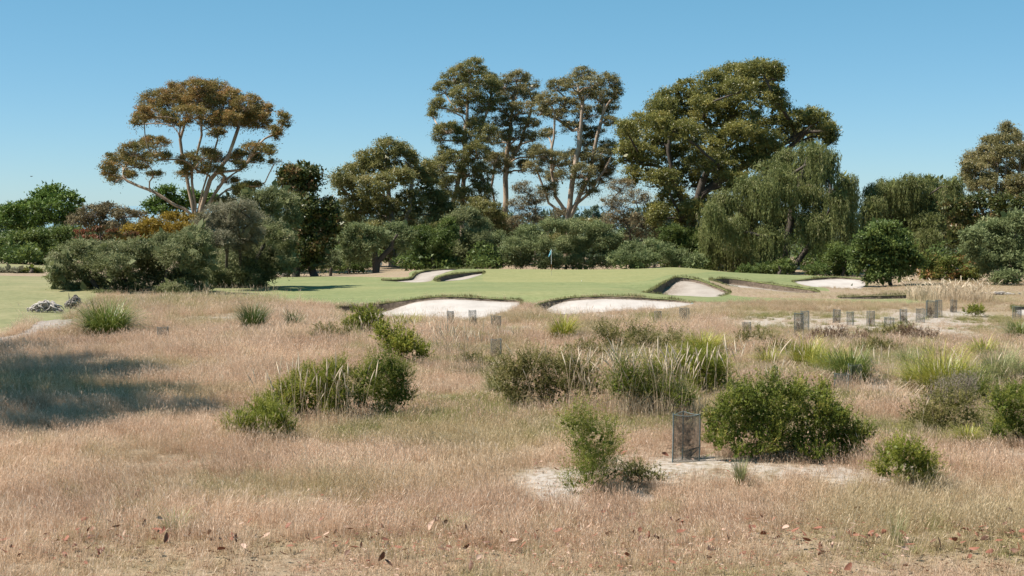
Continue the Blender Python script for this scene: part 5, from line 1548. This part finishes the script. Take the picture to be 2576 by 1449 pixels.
stalk_clump('dense cluster of tall straw stalks behind the nearest wire sleeve', 1660, 1062, 120, 1.55, 250, 700, 0.8)
stalk_clump('loose straw stalks spreading west from the dense cluster', 1500, 1055, 50, 1.45, 190, 160, 0.6)
stalk_clump('straw stalks rising out of the pale green heath shrub', 775, 1090, 46, 1.45, 290, 90, 0.5)
stalk_clump('fan of bent straw stalks behind the dark heath shrub', 1160, 950, 70, 1.45, 130, 300, 0.6)
stalk_clump('sparse arching stalks over the brown-olive wispy shrub', 1375, 1040, 26, 1.45, 230, 150, 0.6)
stalk_clump('stalks leaning over the top of the largest dark bush', 1900, 1060, 20, 1.65, 220, 80, 0.5)
stalk_clump('pair of tall plumed stalks between the dark bush and the tussocks', 2215, 1020, 7, 1.35, 40, 80, 0.4)
stalk_clump('few bent stalks west of the heath shrubs', 580, 1000, 6, 0.9, 90, 30, 0.35)
stalk_clump('single leaning stalks standing in the shaded grass', 342, 1025, 3, 0.9, 40, 20, 0.35)
stalk_clump('pale stalks in front of the rush tufts', 760, 842, 22, 1.05, 150, 160, 0.5, wide=1.5)
stalk_clump('straw stalks beside the yellow bunker-lip tussock', 960, 862, 26, 1.0, 190, 160, 0.5, wide=1.4)
stalk_clump('stalks standing in the gap between the two front bunkers', 1280, 850, 14, 0.85, 160, 120, 0.4, wide=1.4)
stalk_clump('thin stalks between the eastern tussocks', 2420, 1010, 30, 1.2, 240, 160, 0.5)
stalk_clump('wispy stalks north of the largest dark bush', 1980, 960, 30, 1.2, 260, 140, 0.5)
stalk_clump('dry stalks in the rough between the white bunker tussock and the fan of bent stalks', 1060, 880, 30, 1.1, 200, 140, 0.5, wide=1.3)
stalk_clump('scattered stalks beside the mid-rough sleeve', 1280, 905, 14, 1.0, 150, 60, 0.4)
stalk_clump('stalks south of the broom-like olive shrub', 1560, 940, 14, 1.1, 160, 90, 0.45)
stalk_clump('dead grass tuft at the foot of the dark heath shrub', 930, 1085, 10, 0.55, 150, 200, 0.35)
stalk_clump('straw tuft below the largest dark bush', 2000, 1170, 12, 0.5, 330, 260, 0.3)
stalk_clump('dead straw at the foot of the rounded small bush', 2270, 1262, 8, 0.35, 110, 160, 0.28)
stalk_clump('dry straw mound at the foot of the feathery bush', 1400, 1085, 8, 0.6, 150, 260, 0.4)
stalk_clump('bent plumed stalk arching out of the eastern shrub', 2330, 1100, 4, 0.9, 60, 60, 0.4)
stalk_clump('broad bed of golden reed grass on the eastern rough', 2430, 762, 150, 1.15, 215, 2200, 0.95, 'clumps of tall straw-coloured grass', 'reed_grass', 3.0, wide=2.6)
stalk_clump('fringe of pink seed-headed grass on the ridge below the tea tree', 480, 772, 90, 0.62, 380, 900, 0.45, 'clumps of tall straw-coloured grass', 'ridge_grass', 1.6, wide=2.0)
stalk_clump('ragged dry grass on the turf edge over the earth bank', 850, 770, 24, 0.42, 210, 500, 0.34, 'clumps of tall straw-coloured grass', 'bank_grass', 0.4, wide=2.0)

# ------------------------------------------------------------------ wire plant sleeves
M_NET = plain_mat('plastic_net', (0.105, 0.105, 0.09), (0.07, 0.07, 0.06), 30, 0.6)
M_STAKE = plain_mat('sleeve_stake', (0.16, 0.20, 0.20), (0.10, 0.125, 0.125), 20, 0.6)


def sleeve_meshes(w=0.5, h=0.85, step=0.030, th=0.0056):
    c = [np.array([-w / 2, -0.10, 0]), np.array([w / 2, -0.12, 0]), np.array([0.04, w * 0.55, 0])]
    g = Geo()
    for i in range(3):
        a, b = c[i], c[(i + 1) % 3]
        L = np.linalg.norm(b - a); d = (b - a) / L
        nrm = np.array([d[1], -d[0], 0])
        bulge = 0.05
        sl = 1.25

        def pt(s, z):
            q = s / L
            return a + d * s + nrm * bulge * 4 * q * (1 - q) + np.array([0, 0, z - 0.03 * 4 * q * (1 - q) * (z / h)])
        for sg in (1, -1):
            for t0 in np.arange(-h / sl, L, step):
                if sg == 1:
                    s0, s1 = max(0, t0), min(L, t0 + h / sl); z0, z1 = (s0 - t0) * sl, (s1 - t0) * sl
                else:
                    s0, s1 = max(0, t0), min(L, t0 + h / sl); z0, z1 = h - (s0 - t0) * sl, h - (s1 - t0) * sl
                if s1 - s0 < 0.005: continue
                m = 5
                pr_ = [pt(s0 + (s1 - s0) * q / m, z0 + (z1 - z0) * q / m) for q in range(m + 1)]
                off = d * th / 2 + nrm * (0.001 * sg)
                V = np.array([[pr_[q] - off, pr_[q] + off, pr_[q + 1] + off, pr_[q + 1] - off] for q in range(m)])
                g.quads(V, np.full(m, .5))
    net = g.mesh('net', [M_NET])
    g = Geo()
    rim = []
    for i in range(3):
        a, b = c[i], c[(i + 1) % 3]
        d = b - a; nrm = np.array([d[1], -d[0], 0]) / np.linalg.norm(d)
        for q in np.linspace(0, 1, 8, endpoint=False):
            rim.append(a + d * q + nrm * 0.05 * 4 * q * (1 - q) + np.array([0, 0, h - 0.03 * 4 * q * (1 - q)]))
    rim.append(rim[0])
    g.tube(rim, np.full(len(rim), .0065), 5)
    rimm = g.mesh('rim', [M_STAKE], True)
    stakes = []
    for i in range(3):
        g = Geo()
        p = c[i] * 0.985
        hh = h * (1.03, 0.99, 1.01)[i]
        g.tube([p - [0, 0, .15], p + [0.006, 0, hh * .5], p + [0.0, 0, hh]], [.013, .012, .011], 6)
        stakes.append(g.mesh('stake', [M_STAKE], True))
    return net, rimm, stakes


NET, RIM, STAKES = sleeve_meshes()


SLEEVES = []


def sleeve(label, u, vb, wpx, hpx, rz=0.0, tilt=0.0):
    c = hit(u, vb)
    k = c[1] / F
    e = empty('plant_sleeve', c, label, 'plant guard', 'wire plant sleeves in the rough')
    e.rotation_euler = (random.gauss(0, .03), tilt + random.gauss(0, .03), rz * 3)
    s = wpx * k / 0.5; sh = hpx * k / 0.85
    e.scale = (s, s, sh)
    link('net', NET, e); link('rim', RIM, e)
    for m_ in STAKES: link('stake', m_, e)
    SLEEVES.append((label, c, s, sh))
    return e


sleeve('nearest tall wire sleeve standing on bare sand beside the largest dark bush', 1721, 1160, 70, 122, 0.05)
sleeve('solitary wire sleeve in the tan grass below the big drooping tussock', 412, 858, 30, 36, -0.1)
sleeve('wire sleeve against the white western bunker, the westward of two', 1132, 832, 18, 50, 0.2)
sleeve('wire sleeve against the white western bunker, the eastward of two', 1190, 828, 20, 48, -0.2)
sleeve('dark wire sleeve by the tip of the white western bunker', 1246, 834, 25, 40, 0.1)
sleeve('wire sleeve half sunk in grass in the mid rough', 1250, 900, 29, 48, -0.15)
sleeve('small wire sleeve below the tapering end of the eastern bunker', 1655, 818, 20, 36, 0.3)
sleeve('wire sleeve just east of the tapering bunker end', 1722, 812, 25, 38, -0.1)
sleeve('wire sleeve low in the grass above the yellow tussock', 1878, 840, 22, 30, 0.1)
sleeve('front one of a pair of overlapping wire sleeves on pale sand', 2008, 845, 26, 58, 0.2)
sleeve('taller back one of a pair of overlapping wire sleeves', 2026, 832, 22, 50, -0.2)
sleeve('wire sleeve leading the row across the sandy rough', 2102, 812, 20, 34, 0.1, 0.04)
sleeve('second wire sleeve of the sandy row', 2140, 818, 19, 34, -0.3, -0.03)
sleeve('third wire sleeve of the sandy row', 2189, 820, 22, 38, 0.25)
sleeve('faint short wire sleeve between the row and the olive bush', 2236, 826, 24, 28, -0.1)
sleeve('wire sleeve directly behind the low olive bush', 2271, 812, 20, 34, 0.15)
sleeve('wire sleeve just west of the large double one', 2316, 812, 22, 36, -0.2)
sleeve('bulky wire sleeve filled with dark growth', 2340, 800, 32, 44, 0.1)
sleeve('dark narrow wire sleeve touching the bulky one', 2362, 798, 16, 44, -0.1)
sleeve('last wire sleeve of the sandy row, set apart', 2397, 786, 18, 32, 0.2, 0.03)
sleeve('pale wire sleeve in front of the corner bunker', 2556, 806, 22, 36, 0.0)
sleeve('wire sleeve under the arching green tussock', 2148, 968, 36, 52, 0.2)
sleeve('faded wire sleeve behind the largest dark bush', 2118, 985, 38, 46, -0.2)
near_shrub('tiny seedling shrub inside the nearest wire sleeve', 1152, [(1722, 1140, 10, 7), (1730, 1146, 8, 6)], 'heath', leaf=(0.035, 0.012), strand=(.03, .08), core=0, name='seedling', stems=[[(1724, 1155), (1725, 1140)]])

dead_in = near_shrub('bleached dead twigs and dry growth filling the nearest wire sleeve', 1158, [(1721, 1085, 22, 26), (1715, 1115, 22, 22), (1730, 1060, 18, 16), (1722, 1138, 20, 12)], 'brownheath', leaf=(0.04, 0.008), lai=2.2, strand=(.12, .3), core=0, spread=0.05, name='dead_shrub')  # brown dry growth, added to darken the see-through sleeve against sunlit grass
pr_ = np.random.default_rng(91)
for i, (lab, c, s, sh) in enumerate(SLEEVES[1::2]):
    e = bpy.data.objects.new('seedling', None)
    COL.objects.link(e)
    e.location = c + np.array([0, 0.08, 0]); e.rotation_euler = (0, 0, pr_.uniform(0, 6.28))
    q = s * pr_.uniform(.45, .8)
    e.scale = (q, q, sh * pr_.uniform(.35, .7))
    tag(e, 'seedling inside the ' + lab, 'shrub', 'seedlings inside the wire sleeves')
    for ch in dead_in.children:
        k = ch.copy(); COL.objects.link(k); k.parent = e

# ------------------------------------------------------------------ flagstick, ball, sign, bird
def flagstick():
    p = P(1387, 694, 115.0)
    z = hz(p[0], p[1])
    e = empty('flagstick', (p[0], p[1], z), 'flagstick with a limp light blue flag on the green', 'golf flag')
    H = 2.15
    for nm, a, b_, col in (('upper_pole', 0.95, H, (0.75, 0.74, 0.72)), ('middle_pole', 0.42, 0.95, (0.30, 0.13, 0.06)), ('lower_pole', -0.1, 0.42, (0.45, 0.42, 0.30))):
        g = Geo(); g.tube([(0, 0, a), (0, 0, (a + b_) / 2), (0, 0, b_)], [.016] * 3, 8)
        link(nm, g.mesh(nm, [plain_mat(nm + '_paint', col, tuple(c * .9 for c in col), 5, .4)], True), e)
    V = []; n = 10; m_ = 8
    for i in range(n):
        for j in range(m_):
            s = i / (n - 1); t = j / (m_ - 1)
            drop = 0.50 * s ** 0.7
            V.append((-0.016 - s * 0.20 - 0.02 * math.sin(t * 9 + s * 4) * s, 0.05 * math.sin(s * 9 + t * 2) * s, H - 0.01 - t * (0.34 * (1 - s) + 0.12 * s) - drop * (0.55 + .45 * s)))
    q = [[i * m_ + j, (i + 1) * m_ + j, (i + 1) * m_ + j + 1, i * m_ + j + 1] for i in range(n - 1) for j in range(m_ - 1)]
    me = new_mesh('flag', V, [np.array(q)], [plain_mat('flag_cloth', (0.42, 0.80, 0.92), (0.25, 0.62, 0.82), 5, .7)], smooth=True)
    o = link('flag', me, e)
    sm = o.modifiers.new('thick', 'SOLIDIFY'); sm.thickness = 0.004
flagstick()


def golf_ball():
    p = hit(1463, 708)
    import bmesh
    bm = bmesh.new(); bmesh.ops.create_icosphere(bm, subdivisions=3, radius=0.03)
    for v in bm.verts: v.co *= 1 - 0.015 * (math.sin(v.co.x * 900) * math.sin(v.co.y * 900) * math.sin(v.co.z * 900) > 0.2)
    me = bpy.data.meshes.new('golf_ball'); bm.to_mesh(me); bm.free()
    me.materials.append(plain_mat('ball_white', (0.8, 0.8, 0.78), (0.75, 0.75, 0.73), 5, .35))
    tag(link('golf_ball', me, None, p + [0, 0, .028]), 'small white ball lying on the green before the flag', 'golf ball')
golf_ball()


def box_geo(g, x0, x1, y0, y1, z0, z1):
    v = np.array([(x, y, z) for x in (x0, x1) for y in (y0, y1) for z in (z0, z1)], float)
    f = np.array([[0, 1, 3, 2], [4, 6, 7, 5], [0, 4, 5, 1], [2, 3, 7, 6], [0, 2, 6, 4], [1, 5, 7, 3]])
    g.quads(v[f], np.full(6, .5))


def marker():
    p = hit(958, 672, 120)
    e = empty('tee_marker_sign', p, 'tiny pale blue and white post sign far back between the trees', 'sign')
    g = Geo(); box_geo(g, -.05, .05, -.05, .05, -.1, .55)
    link('post', g.mesh('post', [plain_mat('sign_post', (.5, .47, .42), (.4, .38, .34))]), e)
    g = Geo(); box_geo(g, -.17, .17, -.09, -.055, .25, .62)
    link('board', g.mesh('board', [plain_mat('sign_board', (.55, .68, .72), (.7, .75, .75), 4)]), e)
marker()


def bird():
    p = P(79, 444, 170)
    e = empty('bird', p, 'small dark bird gliding in the sky over the western trees', 'bird')
    g = Geo()
    g.tube([(-.17, 0, 0), (-.1, 0, .01), (0, 0, .015), (.1, 0, .02), (.17, 0, .03)], [.006, .03, .04, .03, .008], 8)
    link('body', g.mesh('body', [plain_mat('bird_grey', (.09, .09, .09), (.06, .06, .06))], True), e)
    for s in (-1, 1):
        g = Geo()
        st = [np.array([(.03, s * 0.03, .02), (.10, s * .22, .07), (.05, s * .42, .05)]), np.array([(-.07, s * .03, .02), (-.02, s * .22, .06), (-.02, s * .42, .05)])]
        for i in range(2):
            g.quads(np.array([[st[0][i], st[0][i + 1], st[1][i + 1], st[1][i]]]), np.array([.5]))
            g.quads(np.array([[st[0][i], st[0][i + 1], st[1][i + 1], st[1][i]]]) + [0, 0, -.012], np.array([.5]))
        link('wing', g.mesh('wing', [plain_mat('bird_wing', (.10, .10, .10), (.06, .06, .06))]), e)
bird()


# ------------------------------------------------------------------ weathered logs
M_DRIFT = leaf_mat('weathered_wood', [(0.0, (0.13, 0.115, 0.105)), (0.5, (0.30, 0.27, 0.25)), (1, (0.46, 0.42, 0.39))], 0.0, 0.9, 0.1)
M_DRIFT_DARK = leaf_mat('weathered_wood_dark', [(0.0, (0.05, 0.044, 0.04)), (0.5, (0.13, 0.115, 0.105)), (1, (0.27, 0.245, 0.225))], 0.0, 0.9, 0.1)


def driftwood(name, label, u, vb, wpx, hpx, n, rr, mat, seed, depth=0.35, spikes=0):
    r = np.random.default_rng(seed)
    c = hit(u, vb); k = c[1] / F
    W, H = wpx * k / 2, hpx * k
    g = Geo()
    for i in range(n):
        a, b = r.uniform(-1, 1) * W, r.uniform(-1, 1) * W
        if abs(a - b) < W * .5: b = a + W * r.choice([-1, 1]) * .8
        b = np.clip(b, -W, W)
        y0, y1 = r.uniform(-depth, depth, 2)
        m = 12
        t = np.linspace(0, 1, m)
        apex = H * r.uniform(.25, 1.0) * (1 - 0.5 * abs((a + b) / 2) / W)
        x = a + (b - a) * t + .06 * np.sin(t * r.uniform(5, 11) + i)
        y = y0 + (y1 - y0) * t + .06 * np.cos(t * r.uniform(5, 11) + i * 2)
        z = apex * np.sin(np.pi * (t * .9 + .05)) ** r.uniform(.6, 1.3) + .03 * np.sin(t * 14 + i)
        R = rr * r.uniform(.5, 1.3) * np.clip(np.sin(np.pi * (t * .9 + .07)), .25, 1)
        g.tube(np.column_stack([x, y, z]), R, 6, float(np.clip(r.normal(.6, .28), 0, 1)))
    for i in range(spikes):
        x = r.uniform(-.8, .8) * W; h = H * r.uniform(.7, 1.25)
        g.tube([(x, 0, 0), (x + r.normal(0, .1), r.normal(0, .1), h * .6), (x + r.normal(0, .25), r.normal(0, .1), h)], [rr, rr * .6, rr * .15], 5, float(r.uniform(.3, .9)))
    o = link(name, g.mesh(name, [mat], True), None, c)
    return tag(o, label, 'log')


driftwood('weathered_log', 'pale grey twisted weathered log lying on the lawn', 115, 786, 86, 34, 46, 0.055, M_DRIFT, 3, 0.4)
driftwood('weathered_stump', 'darker upright weathered stump between the pale log and the tea tree', 186, 777, 46, 34, 24, 0.055, M_DRIFT_DARK, 5, 0.35, 5)
driftwood('fallen_branch', 'spiky grey root mass behind the drooping tussock', 222, 778, 44, 20, 16, 0.028, M_DRIFT_DARK, 8, 0.3, 9)
driftwood('fallen_log', 'long pale fallen log behind the golden reed grass', 2520, 742, 92, 9, 14, 0.06, M_DRIFT, 11, 0.2)

# ------------------------------------------------------------------ fallen gum leaves
LEAFC = {'rust': [(0.27, 0.112, 0.070), (0.16, 0.068, 0.045)], 'brown': [(0.17, 0.085, 0.055), (0.10, 0.055, 0.04)], 'pale': [(0.45, 0.31, 0.24), (0.33, 0.215, 0.16)]}
LF = {}
for kname, (c1, c2) in LEAFC.items():
    mt_ = plain_mat('fallen_leaf_' + kname, c1, c2, 25, .6)
    LF[kname] = []
    for i in range(4):
        r = np.random.default_rng(500 + i)
        V = []; n = 7
        curl = r.uniform(.3, 1.2); fold = r.uniform(.1, .6); wd = r.uniform(.17, .30)
        for a in range(n):
            t = a / (n - 1)
            w = wd * math.sin(math.pi * min(1, t * .92 + .05)) ** .8
            zc = curl * .35 * (t - .5) ** 2
            bx = .12 * math.sin(t * 3)
            for s in (-1, 0, 1):
                V.append((t - .5, s * w + bx, zc + abs(s) * w * fold))
        q = [[a * 3 + s, a * 3 + s + 1, (a + 1) * 3 + s + 1, (a + 1) * 3 + s] for a in range(n - 1) for s in range(2)]
        LF[kname].append(new_mesh('fallen_leaf', V, [np.array(q)], [mt_], smooth=True))
lr = np.random.default_rng(77)
spots = []
for (uc, vc, su, sv, nn) in ((1288, 1376, 760, 26, 140), (1290, 1400, 800, 30, 60), (420, 1352, 130, 18, 14), (1170, 1365, 60, 16, 14), (2450, 1370, 80, 26, 16), (2170, 1360, 40, 14, 8), (1620, 1345, 90, 20, 12), (1288, 1250, 700, 70, 22), (1640, 1175, 160, 20, 12), (1400, 1190, 50, 40, 6)):
    for i in range(nn):
        spots.append((lr.uniform(0, 2576) if su > 600 else lr.normal(uc, su), lr.normal(vc, sv)))
LAB = {'rust': 'rust-red curled gum leaf fallen on the short dry grass', 'brown': 'dark brown curled gum leaf fallen on the short dry grass', 'pale': 'pale pinkish dry gum leaf fallen on the short dry grass'}
for u, v in spots:
    if not (-20 < u < 2600 and 1150 < v < 1446): continue
    kname = lr.choice(['rust', 'rust', 'rust', 'brown', 'pale'])
    c = hit(u, v)
    o = link('fallen_leaf', LF[kname][lr.integers(0, 4)], None, (c[0], c[1], c[2] + lr.uniform(.08, .2)))
    s = lr.uniform(.07, .15)
    o.scale = (s, s, s)
    o.rotation_euler = (lr.normal(0, .5) + (math.pi if lr.random() < .4 else 0), lr.normal(0, .5), lr.uniform(0, 6.28))
    tag(o, LAB[kname], 'fallen leaf', kname + ' fallen gum leaves')

lit_src = bpy.data.collections.new('litter_sources')
k_ = 0
for kname in ('rust', 'rust', 'brown', 'pale'):
    for i in range(3):
        o = bpy.data.objects.new('litter_leaf_%02d' % k_, LF[kname][i]); k_ += 1
        lit_src.objects.link(o)
n_ = 17000
y_ = np.sqrt(GR.uniform(15.3 ** 2, 26 ** 2, n_)); x_ = GR.uniform(-1, 1, n_) * (.37 * y_ + 1)
kp = GR.random(n_) < np.clip(1.25 - np.abs(y_ - 18.6) / 3.2, 0.06, 1) * (0.25 + 1.1 * vnoise(x_, y_, 1.1, 71) * vnoise(x_, y_, .35, 72) * 2)
x_, y_ = x_[kp], y_[kp]
s_ = GR.uniform(.022, .07, len(x_))
lo = scatter('leaf_litter', lit_src, x_, y_, s_, GR.integers(0, 12, len(x_)), {}, s_)
lo.location.z = 0.075
tag(lo, 'crumbs of rusty leaf litter strewn over the short grass')
